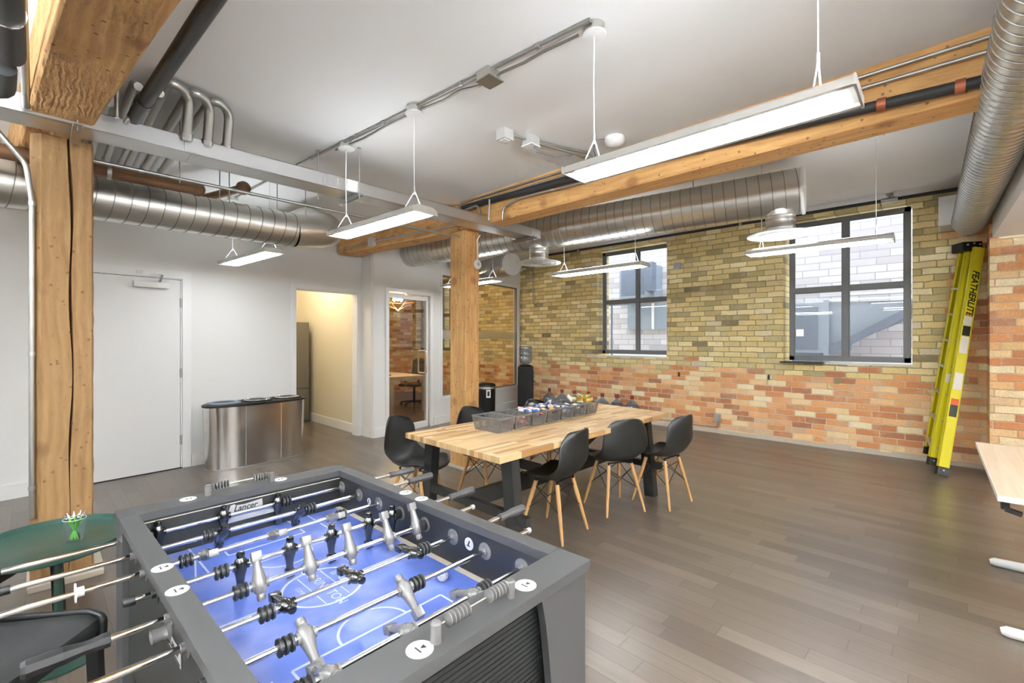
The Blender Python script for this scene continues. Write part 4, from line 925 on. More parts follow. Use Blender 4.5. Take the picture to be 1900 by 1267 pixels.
for k, (team, x0, men, tilt, bl_, br_) in enumerate(spec):
    y = RODY[k]; x1 = x0+ROD
    if k == 2: x1 = 0.50
    if k == 3: x1 = 0.60
    if k == 5: x1 = 0.585
    if k in (0, 1): x1 = 0.61
    if k == 4: x1 = 0.575; x0 = -0.50
    if k == 6: x1 = 0.555
    if k == 7: x1 = 0.47
    rod = build('rod', MB().cyl((x0, y, RH), (x1, y, RH), 0.0075, 14), M['chrome'], FB)
    for x in men:
        if FIG[team] is None: FIG[team] = build('player_figure', figure_mb(), M['figgrey'] if team == 'g' else M['figblk'], rod); f = FIG[team]
        else: f = FIG[team].copy(); C.objects.link(f); f.parent = rod
        f.location = (x, y, RH); f.rotation_euler = (R(tilt), 0, 0)
    for bx in (bl_, br_, -0.345 if k in (3,) else None, 0.336 if k in (3, 4) else None):
        if bx is None: continue
        if BMP is None: BMP = build('rubber_bumper', bumper_mb(), M['rubber'], rod); f = BMP
        else: f = BMP.copy(); C.objects.link(f); f.parent = rod
        f.location = (bx, y, RH)
    for s_ in (-1, 1):   # bearing plates inside and out
        build('bearing_plate', MB().lathe([(0.026, 0), (0.026, -s_*0.002), (0.013, -s_*0.003), (0.012, -s_*0.008), (0.008, -s_*0.008)], (s_*ix, y, RH), axis='x', n=26), M['figgrey'], FB)
        build('bearing_plate', MB().lathe([(0.024, 0), (0.024, s_*0.002), (0.011, s_*0.004), (0.011, s_*0.014), (0.008, s_*0.014)], (s_*(HW-0.02), y, RH), axis='x', n=26), M['figgrey'] if k % 3 else M['foosblk'], FB)
    # octagonal handle on the player's side, rubber cap on the other
    hp = [(0.009, 0), (0.0145, 0.002), (0.0145, 0.012), (0.0125, 0.03), (0.0125, 0.045), (0.0165, 0.075), (0.0165, 0.128), (0.014, 0.135), (0.001, 0.136)]
    if team == 'g':
        g = MB(); g.lathe([(r_*1.12, -h_) for r_, h_ in hp], (x0+0.012, y, RH), axis='x', n=8); g.sm = [False]*len(g.sm); build('handle', g, M['blk'], rod)
        if k > 3: build('end_cap', MB().lathe([(0.0085, -0.001), (0.0095, 0.0), (0.0095, 0.012), (0.001, 0.012)], (x1, y, RH), axis='x', n=12), M['silv'], rod)
    else:
        g = MB(); g.lathe(hp, (x1-0.012, y, RH), axis='x', n=8); g.sm = [False]*len(g.sm); build('handle', g, M['foosgrey'], rod)
        build('end_cap', MB().lathe([(0.001, -0.026), (0.009, -0.024), (0.0115, -0.018), (0.0115, 0.0)], (x0, y, RH), axis='x', n=12), M['blk'], rod)
    if k == 2: build('washer', MB().lathe([(0.008, 0), (0.024, 0.0), (0.024, 0.003), (0.0125, 0.004), (0.0125, 0.018), (0.008, 0.018)], (-0.525, y, RH), axis='x', n=24), M['whitep'], rod)
# score counters
def counter(xa, xb, y, left, right):
    sc = build('score_counter', MB().cyl((xa, y, TZ+0.029), (xb, y, TZ+0.029), 0.0022, 8), M['chrome'], FB)
    for xx in (xa, xb): build('counter_post', MB().lathe([(0.0115, 0), (0.0115, 0.036), (0.0085, 0.0385), (0.001, 0.0385)], (xx, y, TZ), n=20), M['figgrey'], sc)
    def bd(x): build('bead', MB().lathe([(0.004, -0.0045), (0.0145, -0.0012), (0.0145, 0.0012), (0.004, 0.0045)], (x, y, TZ+0.029), axis='x', n=18), M['figgrey'], sc)
    for x in left+right: bd(x)
L_ = xa_, xb_ = -0.082, 0.128
counter(xa_, xb_, -0.652, [xa_+0.030+0.0098*i for i in range(6)], [xb_-0.018-0.0098*i for i in range(6)])
counter(-0.138, 0.085, 0.640, [-0.138+0.016+0.0098*i for i in range(6)], [0.085-0.016-0.0098*i for i in range(6)])

# ------------------------------------------------------------------ long table
T = thing('long_table', 'long butcher block table on black timber trestles', 'table', (3.2, 2.58, 0), 0.0, world=True)
A_, B_, C_, D_ = (1.99, 2.03), (4.42, 2.075), (4.50, 3.07), (2.01, 3.11)
build('tabletop', MB().prism([A_, B_, C_, D_], 0.71, 0.75), M['butcher'], T)
for x in (2.20, 4.06):
    for sy in (-1, 1):
        yt, yb = 2.58+sy*0.43, 2.58+sy*0.50
        build('leg', MB().bar((x, yb, 0.0), (x, yt, 0.70), 0.075, 0.10, (0, 1, 0)), M['blkwood'], T)
    build('cross_rail', MB().box(x-0.025, x+0.025, 2.58-0.60, 2.58+0.60, 0.27, 0.33), M['blkwood'], T)
    build('top_rail', MB().box(x-0.035, x+0.035, 2.58-0.46, 2.58+0.46, 0.67, 0.71), M['blkwood'], T)
build('stretcher', MB().box(2.19, 4.04, 2.56, 2.60, 0.24, 0.36), M['blkwood'], T)
build('brace', MB().bar((2.22, 2.625, 0.66), (3.05, 2.625, 0.36), 0.04, 0.08), M['blkwood'], T)
build('brace', MB().bar((4.01, 2.535, 0.66), (3.25, 2.535, 0.36), 0.04, 0.08), M['blkwood'], T)

# ------------------------------------------------------------------ shell chairs
def shell_chair(label):
    o = thing('shell_chair', label, 'chair', (0, 0, 0), 0.0, 'black shell chairs around the long table')
    prof = [(0.235, 0.418), (0.225, 0.436), (0.19, 0.446), (0.12, 0.440), (0.04, 0.430), (-0.05, 0.428), (-0.12, 0.440), (-0.165, 0.468), (-0.195, 0.52), (-0.215, 0.58), (-0.232, 0.65), (-0.248, 0.72), (-0.262, 0.78), (-0.270, 0.815), (-0.273, 0.828)]
    half = [0.165, 0.195, 0.215, 0.228, 0.234, 0.236, 0.236, 0.235, 0.233, 0.229, 0.222, 0.208, 0.184, 0.150, 0.105]
    NU = 14; vs = []; fs = []
    for i, ((y, z), hw) in enumerate(zip(prof, half)):
        fb = min(1, max(0, (z-0.44)/0.3)) if y < -0.05 else 0
        for k in range(NU+1):
            u = -1+2*k/NU; x = u*hw; a = abs(u)
            rise = (0.050*a**3) if fb == 0 else (0.050*(1-fb)*a**3)
            fwd = fb*0.075*a**2.4
            if i < 2: rise = 0.012*a**3
            zz_ = z+rise; 
            if i >= 12: zz_ -= 0.022*a**2
            yy_ = y+fwd+(0.05*(1-fb)*a**3 if 5 <= i <= 7 else 0)
            if i < 4: yy_ -= 0.03*a**3
            vs.append((x, yy_, zz_))
    for i in range(len(prof)-1):
        for k in range(NU): fs.append((i*(NU+1)+k, i*(NU+1)+k+1, (i+1)*(NU+1)+k+1, (i+1)*(NU+1)+k))
    sh = build('seat_shell', MB().add(vs, fs, True), M['blkshell'], o)
    md = sh.modifiers.new('thick', 'SOLIDIFY'); md.thickness = 0.009; md.offset = 0; md = sh.modifiers.new('smooth', 'SUBSURF'); md.levels = 1; md.render_levels = 1
    mt = MB(); tops = {}; feet = {}
    for sx in (-1, 1):
        for sy in (-1, 1):
            t = Vector((sx*0.115, sy*0.095-0.005, 0.405)); f = Vector((sx*0.19, sy*0.19, 0.0)); tops[sx, sy] = t; feet[sx, sy] = f
            build('leg', MB().tube([t, t.lerp(f, 0.3), t.lerp(f, 0.96), f], [0.0155, 0.0165, 0.0105, 0.009], 12), M['legwood'], o)
            mt.tube([t+Vector((0, 0, 0.02)), t.lerp(f, 0.05)], 0.009, 8)
    mt.bar((-0.12, 0.09, 0.424), (0.12, 0.09, 0.424), 0.02, 0.006); mt.bar((-0.12, -0.10, 0.424), (0.12, -0.10, 0.424), 0.02, 0.006)
    build('bracket', mt, M['blkmetal'], o)
    wr = MB(); order = [(-1, -1), (1, -1), (1, 1), (-1, 1)]
    for i in range(4):
        a, b = order[i], order[(i+1) % 4]
        wr.cyl(tops[a].lerp(feet[a], 0.08), tops[b].lerp(feet[b], 0.52), 0.0036, 8); wr.cyl(tops[b].lerp(feet[b], 0.08), tops[a].lerp(feet[a], 0.52), 0.0036, 8)
        wr.cyl(tops[a].lerp(feet[a], 0.50), tops[a].lerp(feet[a], 0.54), 0.014, 8)
    build('wire_brace', wr, M['blkmetal'], o)
    return o
ch = shell_chair('nearest black shell chair on the right side of the table, seen from behind')
def yaw(fx, fy): return math.atan2(fy, fx)-math.pi/2
ch.location = (2.78, 2.235, 0); ch.rotation_euler = (0, 0, yaw(-0.12, 1))
for (x, y, fx, fy, lb) in ((3.545, 2.175, 0.42, 0.9, 'middle black shell chair of the three on the right side of the table'), (4.00, 1.945, 0.09, 1, 'black shell chair farthest right, at the far end of the table'),
    (2.24, 3.27, 0.38, -0.93, 'black shell chair facing the camera at the near left corner of the table'), (2.97, 3.22, 0.10, -1, 'black shell chair behind the table beside the timber post'),
    (3.80, 3.12, 0.0, -1, 'black shell chair behind the table of which only the top shows over the baskets')):
    dup(ch, (x, y, 0), yaw(fx, fy), lb)

# ------------------------------------------------------------------ baskets and snacks
def basket(label):
    o = thing('plastic_basket', label, 'basket', (0, 0, 0), 0, 'charcoal baskets in a row on the long table')
    W0, L0, W1, L1, H_ = 0.078, 0.135, 0.098, 0.155, 0.112
    g = MB(); NZ = 11
    def side(c0, c1, t0, t1, handle):
        c0, c1, t0, t1 = map(Vector, (c0, c1, t0, t1)); L = (t1-t0).length; NX = int(L/0.0078)
        pt = lambda i, j: (c0.lerp(c1, i/NX)).lerp(t0.lerp(t1, i/NX), j/NZ)
        base = len(g.v); vs = [pt(i, j) for j in range(NZ+1) for i in range(NX+1)]; fs = []
        for j in range(NZ):
            for i in range(NX):
                hole = (1 <= j < NZ-1) and (1 <= i < NX-1) and ((i+(j//1)*1) % 2 == 0)
                if handle and j in (8, 9) and abs(i-NX/2+0.5) < NX*0.22: hole = True
                if not hole: fs.append((j*(NX+1)+i, j*(NX+1)+i+1, (j+1)*(NX+1)+i+1, (j+1)*(NX+1)+i))
        g.add(vs, fs)
    a = [(-W0, -L0, 0), (W0, -L0, 0), (W0, L0, 0), (-W0, L0, 0)]; b = [(-W1, -L1, H_), (W1, -L1, H_), (W1, L1, H_), (-W1, L1, H_)]
    for i in range(4): side(a[i], a[(i+1) % 4], b[i], b[(i+1) % 4], i in (0, 2))
    w_ = build('basket_wall', g, M['basket'], o); md = w_.modifiers.new('t', 'SOLIDIFY'); md.thickness = 0.0022; md.offset = 0
    build('basket_floor', MB().box(-W0, W0, -L0, L0, 0, 0.002), M['basket'], o)
    rm = MB()
    for i in range(4): rm.bar(Vector(b[i]), Vector(b[(i+1) % 4]), 0.009, 0.007)
    build('basket_rim', rm, M['basket'], o); return o
def packet(mats, label, group):
    g = MB(); NX, NY = 7, 9; L, W_ = 0.045, 0.028; sd = random.random()*10
    for s_ in (1, -1):
        vs = []; fs = []
        for j in range(NY+1):
            for i in range(NX+1):
                u, v = i/NX*2-1, j/NY*2-1; h = max(0, (1-u**4))*max(0, (1-abs(v)**3.5))*0.013
                h += 0.003*math.sin(u*7+sd)*math.sin(v*9+sd*2)*(1-u*u)
                vs.append((u*W_*(1+0.06*math.sin(v*5+sd)), v*L, s_*h))
        for j in range(NY):
            for i in range(NX): fs.append((j*(NX+1)+i, j*(NX+1)+i+1, (j+1)*(NX+1)+i+1, (j+1)*(NX+1)+i))
        g.cur = 0; n0 = len(g.f); g.add(vs, fs, True)
        for q in range(n0, len(g.f)):
            j = ((q-n0)//NX)
            g.mi[q] = 1 if (len(mats) > 1 and (3 <= j <= 5)) else 0
    o = build('snack_packet', g, [M[m] for m in mats], None, False); tag(o, label, 'snack', group); return o
PK = {}
fills = [('empty charcoal basket, nearest of the row on the table', []),
    ('charcoal basket second from the near end with a few red packets', [(('p_red', 'p_white'), 2), (('p_pink', 'p_red'), 3)]),
    ('charcoal basket third from the near end with red, blue and white packets', [(('p_red', 'p_white'), 3), (('p_blue', 'p_white'), 3), (('p_white', 'p_pink'), 2)]),
    ('charcoal basket fourth from the near end heaped with orange and white packets', [(('p_orange', 'p_white'), 5), (('p_white', 'p_blue'), 3), (('p_blue', 'p_white'), 1)]),
    ('charcoal basket fifth from the near end with blue packets', [(('p_blue', 'p_white'), 5), (('p_white', 'p_blue'), 2)]),
    ('charcoal basket sixth from the near end with dark and white packets', [(('p_dark', 'p_white'), 4), (('p_white', 'p_dark'), 2)]),
    ('charcoal basket farthest along the table with yellow and green packets', [(('p_yellow', 'p_white'), 4), (('p_orange', 'p_yellow'), 3), (('p_green', 'p_yellow'), 3)])]
names = {'p_red': 'red', 'p_pink': 'pink', 'p_blue': 'blue', 'p_white': 'white', 'p_orange': 'orange', 'p_yellow': 'yellow', 'p_green': 'green', 'p_dark': 'dark brown'}
ords = ['nearest', 'second', 'third', 'fourth', 'fifth', 'sixth', 'farthest']
bk0 = None
for i, (lb, fl_) in enumerate(fills):
    x, y = 2.575+0.209*i, 2.70+0.006*i
    if bk0 is None: bk0 = basket(lb); b = bk0; b.location = (x, y, 0.7505)
    else: b = dup(bk0, (x, y, 0.7505), 0, lb)
    q = 0; tot = sum(c for _, c in fl_); heap = 0.02 if tot > 7 else 0
    for mats, cnt in fl_:
        for k in range(cnt):
            lab = 'crumpled %s and %s snack packet in the %s basket of the row' % (names[mats[0]], names[mats[1]], ords[i])
            key = mats
            if key not in PK: p = packet(mats, lab, None); PK[key] = p
            else: p = PK[key].copy(); C.objects.link(p); p['label'] = lab
            p['group'] = 'snack packets in the %s basket' % ords[i]
            layer = q // 4; r4 = q % 4
            px, py = (-0.036 if r4 % 2 else 0.036)*(1-0.2*layer), (-0.085+0.057*r4)*(1-0.15*layer)
            if i in (1, 2): py = -0.02+py*0.9
            p.location = (x+px+random.uniform(-0.008, 0.008), y+py+random.uniform(-0.01, 0.01), 0.7505+0.045+0.032*layer+heap+(0.018 if i > 1 else 0)+random.uniform(0, 0.006))
            p.rotation_euler = (random.uniform(-0.35, 0.35), random.uniform(-0.35, 0.35), random.uniform(0, 3.1)); q += 1
            if i in (3, 6): p.location.z += 0.012; p.rotation_euler = (random.uniform(-0.9, 0.9), random.uniform(-0.7, 0.7), random.uniform(0, 3.1))
pp_ = MB(); N = 8
for s_ in (0, 1):
    pass
vs = [(-0.05+0.1*i/N, -0.03+0.06*j/4, 0.01*math.sin(i*0.9)+0.012*j/4) for j in range(5) for i in range(N+1)]
fs = [(j*(N+1)+i, j*(N+1)+i+1, (j+1)*(N+1)+i+1, (j+1)*(N+1)+i) for j in range(4) for i in range(N)]
pap = build('paper_bag', MB().add(vs, fs, True), M['paper']); md = pap.modifiers.new('t', 'SOLIDIFY'); md.thickness = 0.012
tag(pap, 'folded white paper packet on top of the sixth basket', 'paper'); pap.location = (3.66, 2.76, 0.885); pap.rotation_euler = (R(35), R(-8), R(35))

# ------------------------------------------------------------------ recycling station
rc = thing('recycling_bin', 'wide oval stainless steel recycling bin with three lids against the white wall', 'bin', (1.86, 6.14, 0), R(4.8))
def stad(hx_, hy_, n=10):
    """lens-like oval: flat front with rounded ends"""
    out = []
    for k in range(48):
        a = 2*math.pi*k/48; c_, s_ = math.cos(a), math.sin(a)
        out.append((hx_*math.copysign(abs(c_)**0.75, c_), hy_*math.copysign(abs(s_)**0.75, s_)))
    return out
def loft(mb, rings, smooth=True, cap0=True, cap1=True):
    n = len(rings[0]); vs = [p for r_ in rings for p in r_]; fs = []
    for i in range(len(rings)-1):
        for k in range(n): fs.append((i*n+k, i*n+(k+1) % n, (i+1)*n+(k+1) % n, (i+1)*n+k))
    mb.add(vs, fs, smooth); o_ = len(mb.v)-len(vs)
    if cap0: mb.f.append(tuple(o_+k for k in range(n))); mb.sm.append(False); mb.mi.append(mb.cur)
    if cap1: mb.f.append(tuple(o_+(len(rings)-1)*n+k for k in range(n))); mb.sm.append(False); mb.mi.append(mb.cur)
    return mb
ring = lambda hx_, hy_, z, dx=0: [(x+dx, y, z) for x, y in stad(hx_, hy_)]
build('body', loft(MB(), [ring(0.545, 0.205, 0.02), ring(0.565, 0.21, 0.715)]), M['steel'], rc)
build('base_ring', loft(MB(), [ring(0.55, 0.21, 0.0), ring(0.55, 0.21, 0.02)]), M['conduit'], rc)
build('top_plate', loft(MB(), [ring(0.578, 0.222, 0.716), ring(0.578, 0.222, 0.738), ring(0.565, 0.21, 0.745)]), M['blk'], rc)
for x in (-0.2, 0.2): build('panel_seam', MB().box(x-0.0015, x+0.0015, -0.213, -0.20, 0.03, 0.71), M['alu'], rc)
for x, nm in ((-0.36, 'blue'), (0.0, 'grey'), (0.36, 'grey')):
    l_ = build('lid', loft(MB(), [[(px*(1.0)+x, py, z) for px, py in stad(0.165, 0.165)] for z in (0.745, 0.757)]), M['bluegreyd'] if nm == 'blue' else M['blk'], rc)
    build('lid_ring', MB().tube([(px+x, py, 0.758) for px, py in stad(0.125, 0.125)], 0.008, 8, closed=True), M['bluegrey'] if nm == 'blue' else M['chrome'], l_)
    build('lid_opening', loft(MB(), [[(px+x, py, z) for px, py in stad(0.11, 0.11)] for z in (0.757, 0.7585)]), M['blackp'], l_)

# ------------------------------------------------------------------ water cooler, bottles, bin
def bottle_prof(R_=0.135, H_=0.50):
    return [(0.04, 0.004), (R_-0.015, 0.0), (R_, 0.015), (R_, 0.07), (R_-0.006, 0.078), (R_-0.006, 0.088), (R_, 0.096), (R_, 0.18), (R_-0.006, 0.188), (R_-0.006, 0.198), (R_, 0.206), (R_, 0.29), (R_-0.02, 0.335), (R_-0.07, 0.385), (0.035, 0.405), (0.029, 0.42), (0.029, 0.455)]
def jug(label):
    o = thing('water_bottle', label, 'bottle', (0, 0, 0), 0, 'big water bottles along the brick wall')
    build('bottle', MB().lathe(bottle_prof(), n=28), M['jug'], o); build('cap', MB().lathe([(0.031, 0.44), (0.033, 0.445), (0.033, 0.50), (0.030, 0.505), (0.001, 0.505)], n=20), M['cap'], o); return o
j0 = jug('blue water bottle with red cap, first in the row from the water cooler')
jx = [(7.23, 5.93), (7.22, 5.60), (7.24, 5.31), (7.26, 5.00), (7.24, 4.68), (7.26, 4.385), (7.29, 4.10)]
j0.location = (*jx[0], 0)
for (x, y), od in zip(jx[1:], ('second', 'third', 'fourth', 'fifth', 'sixth', 'seventh and last')):
    dup(j0, (x, y, 0), random.uniform(0, 3), 'blue water bottle with red cap, %s in the row from the water cooler' % od)
wc = thing('water_cooler', 'tall black water cooler in the corner by the brick wall', 'water cooler', (7.16, 6.52, 0), R(-142))
g = MB().box(-0.145, 0.145, -0.16, 0.16, 0, 0.93, None, 0.03); build('cabinet', g, M['blk'], wc)
build('top_collar', MB().lathe([(0.13, 0.93), (0.135, 0.95), (0.09, 0.965)], n=28), M['blkmetal'], wc)
build('tap_recess', MB().box(-0.09, 0.09, 0.158, 0.166, 0.60, 0.82, None, 0.004), M['blackp'], wc)
for x in (-0.045, 0.045): build('tap', MB().box(x-0.014, x+0.014, 0.166, 0.20, 0.735, 0.76, None, 0.003).cyl((x, 0.19, 0.735), (x, 0.19, 0.70), 0.008, 8), M['conduit'], wc)
build('drip_tray', MB().box(-0.07, 0.07, 0.165, 0.20, 0.60, 0.615), M['blkmetal'], wc)
build('label', MB().box(0.07, 0.115, 0.160, 0.1625, 0.86, 0.905), M['paper'], wc); build('label', MB().box(-0.13, -0.105, 0.160, 0.1625, 0.865, 0.895), M['paper'], wc)
wbn = thing('water_bottle', 'blue water bottle standing upside down on the water cooler', 'bottle', (7.16, 6.52, 0.955))
build('bottle', MB().lathe([(0.030, 0.0), (0.05, 0.015), (0.115, 0.05), (0.135, 0.09), (0.135, 0.17), (0.129, 0.178), (0.129, 0.188), (0.135, 0.196), (0.135, 0.28), (0.129, 0.288), (0.129, 0.298), (0.135, 0.306), (0.135, 0.375), (0.12, 0.40), (0.02, 0.395)], n=28), M['jug'], wbn)
tb = thing('trash_can', 'slim black trash can with a white label behind the middle post', 'bin', (5.95, 6.43, 0))
build('body', MB().lathe([(0.15, 0), (0.165, 0.01), (0.17, 0.56), (0.175, 0.565)], n=28), M['blk'], tb); build('rim', MB().lathe([(0.177, 0.56), (0.177, 0.60), (0.17, 0.605)], n=28), M['conduit'], tb)
build('lid', MB().lathe([(0.17, 0.605), (0.165, 0.64), (0.12, 0.665), (0.001, 0.67)], n=28), M['blk'], tb)
an = math.atan2(-6.43, -5.95); lm = Matrix.Rotation(an+R(12), 4, 'Z')
build('label', MB().box(0.168, 0.176, -0.04, 0.04, 0.40, 0.55, lm), M['paper'], tb); build('label_print', MB().box(0.176, 0.1765, -0.022, 0.022, 0.43, 0.52, lm), M['blackp'], tb)
# ------------------------------------------------------------------ yellow step ladder, folded and leaning
LD = thing('step_ladder', 'yellow fibreglass step ladder folded and leaning in the corner of the brick wall', 'ladder', (6.95, 0.10, 0), world=True)
V3 = Vector
def rail(p0, p1, wd, th, side, name='rail'):
    """channel rail: web facing the camera side, width wd along side"""
    p0, p1 = V3(p0), V3(p1); d = (p1-p0).normalized(); s_ = V3(side); s_ = (s_-d*s_.dot(d)).normalized(); nn = d.cross(s_)
    m = Matrix((d, s_, nn)).transposed().to_4x4(); m.translation = p0; L = (p1-p0).length
    g = MB(); g.box(0, L, -wd/2, wd/2, -0.003, 0.003, m); g.box(0, L, -wd/2, -wd/2+0.005, min(-0.003, th), max(0.003, th), m); g.box(0, L, wd/2-0.005, wd/2, min(-0.003, th), max(0.003, th), m)
    return build(name, g, M['yel'], LD), m, L
W_ = (0.50, -0.86, 0)
r1, m1, L1 = rail((6.815, 0.095, 0.035), (7.335, -0.20, 2.52), 0.100, 0.035, W_)
r2, m2, L2 = rail((6.895, 0.175, 0.11), (7.405, -0.130, 2.56), 0.072, 0.030, W_)
r3, m3, L3 = rail((7.400, 0.245, 0.14), (7.480, -0.065, 2.58), 0.062, -0.030, W_)
r4, m4, L4 = rail((7.330, 0.205, 0.04), (7.462, -0.115, 2.55), 0.080, -0.030, W_)
for k in range(7):
    f = 0.07+0.121*k; a = V3((6.895, 0.175, 0.11)).lerp(V3((7.405, -0.13, 2.56)), f); b = V3((7.400, 0.245, 0.14)).lerp(V3((7.48, -0.065, 2.58)), f)
    build('step', MB().bar(a, b, 0.075, 0.022), M['alu'], LD)
    a = V3((6.815, 0.095, 0.035)).lerp(V3((7.335, -0.20, 2.52)), f); b = V3((7.33, 0.205, 0.04)).lerp(V3((7.462, -0.115, 2.55)), f)
    if k % 2: build('rear_brace', MB().bar(a, b, 0.02, 0.02), M['alu'], LD)
def foot(m, wd, L, z=0):
    build('foot', MB().box(-0.02, 0.07, -wd/2-0.004, wd/2+0.004, -0.006 if z == 0 else -0.036, 0.040 if z == 0 else 0.006, m, 0.003), M['rubber'], LD)
    if z == 0: build('rivet', MB().cyl(m @ V3((0.035, 0, -0.004)), m @ V3((0.035, 0, -0.009)), 0.010, 8), M['alu'], LD)
foot(m1, 0.10, L1); foot(m2, 0.072, L2); foot(m3, 0.062, L3, 1); foot(m4, 0.08, L4, 1)
tc = MB(); dl = (V3((7.335, -0.20, 2.52))-V3((6.815, 0.095, 0.035))).normalized()
a, b = V3((7.355, -0.145, 2.56)), V3((7.475, -0.085, 2.60))
mc = Matrix.Translation(a) @ Matrix.Rotation(math.atan2(-0.86, 0.50), 4, 'Z')
tc.box(-0.105, 0.080, -0.02, 0.17, -0.07, 0.035, mc, 0.012); build('top_cap', tc, M['blk'], LD)
rv = MB()
for x, z in ((-0.06, 0.0), (0.0, 0.012), (0.055, 0.0), (-0.01, -0.04), (0.055, -0.04)): rv.cyl(mc @ V3((x, -0.018, z)), mc @ V3((x, -0.026, z)), 0.010, 8)
build('rivet', rv, M['alu'], LD)
def dec(x0, x1, w_, m, mat_, name='label', off=0.0): return build(name, MB().box(x0, x1, -w_/2+off, w_/2+off, -0.0042, -0.0031, m), M[mat_], LD)
tg = MB(); tg.text('FEATHERLITE', 0.088, m1 @ Matrix.Translation((L1-0.53, 0.0, -0.0036)) @ Matrix(((-1, 0, 0, 0), (0, 1, 0, 0), (0, 0, -1, 0), (0, 0, 0, 1))), 0.0004, shear=0.25, bold=0.0022); build('lettering', tg, M['blackp'], LD)
dec(L1-0.90, L1-0.80, 0.07, m1, 'paper'); dec(L1-1.02, L1-0.91, 0.07, m1, 'blackp'); dec(L1-1.22, L1-1.03, 0.07, m1, 'paper'); dec(L1-0.795, L1-0.782, 0.07, m1, 'orange')
dec(L1-1.63, L1-1.44, 0.075, m1, 'paper'); dec(L1-1.80, L1-1.73, 0.07, m1, 'orange'); dec(L1-1.93, L1-1.80, 0.07, m1, 'blackp'); dec(L2-1.60, L2-1.50, 0.04, m2, 'paper')
# ------------------------------------------------------------------ pale desk at the right and its feet
DK = thing('desk', 'pale wood desk reaching in from the right edge on white sled feet', 'desk', (3.95, -0.55, 0), world=True)
build('desktop', MB().prism([(3.19, -0.150), (4.75, -0.112), (4.79, -0.95), (3.23, -0.99)], 0.712, 0.738), M['deskl'], DK)
eb = MB(); eb.prism([(3.186, -0.1495), (3.191, -0.149), (3.231, -0.99), (3.226, -0.99)], 0.7115, 0.7385); eb.prism([(3.186, -0.146), (4.752, -0.108), (4.752, -0.112), (3.186, -0.150)], 0.7115, 0.7385); build('edge_band', eb, M['deskedge'], DK)
for x in (3.36, 4.36):
    y0 = -0.165
    ft = MB(); ft.tube([(x, y0, 0.022), (x, y0-0.02, 0.026), (x, -0.45, 0.032), (x+0.01, -0.9, 0.026), (x+0.01, -0.94, 0.02)], [0.016, 0.026, 0.030, 0.024, 0.012], 14); build('foot', ft, M['whitep'], DK)
    build('leg', MB().box(x-0.03, x+0.04, -0.60, -0.52, 0.03, 0.69, None, 0.006), M['whitep'], DK)
    build('support_arm', MB().box(x-0.02, x+0.03, -0.95, -0.24, 0.69, 0.712), M['blkmetal'], DK)
build('clamp', MB().box(3.25, 3.29, -0.19, -0.16, 0.66, 0.712, None, 0.003).bar((3.27, -0.175, 0.66), (3.27, -0.23, 0.645), 0.03, 0.02), M['blkmetal'], DK)
# ------------------------------------------------------------------ green tray table, pen cup
GT = thing('side_table', 'round dark green metal tray table in front of the left post', 'table', (0.045, 2.985, 0))
build('tray', MB().lathe([(0.001, 0.540), (0.285, 0.540), (0.292, 0.545), (0.294, 0.572), (0.291, 0.573), (0.288, 0.549), (0.283, 0.5455), (0.001, 0.5455)], n=64), M['green'], GT)
build('pole', MB().cyl((0.02, 0.02, 0.03), (0.02, 0.02, 0.541), 0.016, 16), M['green'], GT)
build('base', MB().lathe([(0.17, 0), (0.172, 0.006), (0.16, 0.010), (0.03, 0.014), (0.018, 0.04)], (0.02, 0.02, 0), n=48), M['green'], GT)
CP = thing('pen_cup', 'clear tapered cup holding green pens on the green tray table', 'cup', (0.118, 2.955, 0.546))
build('cup', MB().lathe([(0.033, 0.0), (0.034, 0.003), (0.041, 0.098), (0.0425, 0.100), (0.0425, 0.103), (0.0395, 0.103), (0.0385, 0.098), (0.032, 0.006), (0.001, 0.005)], n=32), M['cup'], CP)
build('cup_rim', MB().tube([(0.0412*math.cos(2*math.pi*k/32), 0.0412*math.sin(2*math.pi*k/32), 0.102) for k in range(32)], 0.0018, 6, closed=True), M['silv'], CP)
def pen(colr, label):
    o = thing('pen', label, 'pen', (0, 0, 0), 0, 'pens in the clear cup'); build('barrel', MB().lathe([(0.001, 0), (0.003, 0.008), (0.0048, 0.02), (0.0048, 0.105)], n=12), M[colr], o)
    build('clicker', MB().lathe([(0.0048, 0.105), (0.0050, 0.118), (0.0028, 0.120), (0.0028, 0.130), (0.001, 0.131)], n=12).box(0.004, 0.006, -0.0015, 0.0015, 0.085, 0.12), M['chrome'], o); return o
pg, pk = pen('pen', 'green pen with a silver tip standing in the clear cup on the tray table'), pen('blackp', 'black pen among the green ones in the clear cup')
for i in range(9):
    a = i*0.7+0.2; o = pg if i == 0 else (pk if i == 4 else dup(pg))
    b0 = V3((0.118-0.018*math.cos(a), 2.955-0.018*math.sin(a), 0.553)); b1 = V3((0.118+0.030*math.cos(a), 2.955+0.030*math.sin(a), 0.655))
    o.location = b0; o.rotation_mode = 'QUATERNION'; o.rotation_quaternion = (b1-b0).to_track_quat('Z', 'Y')
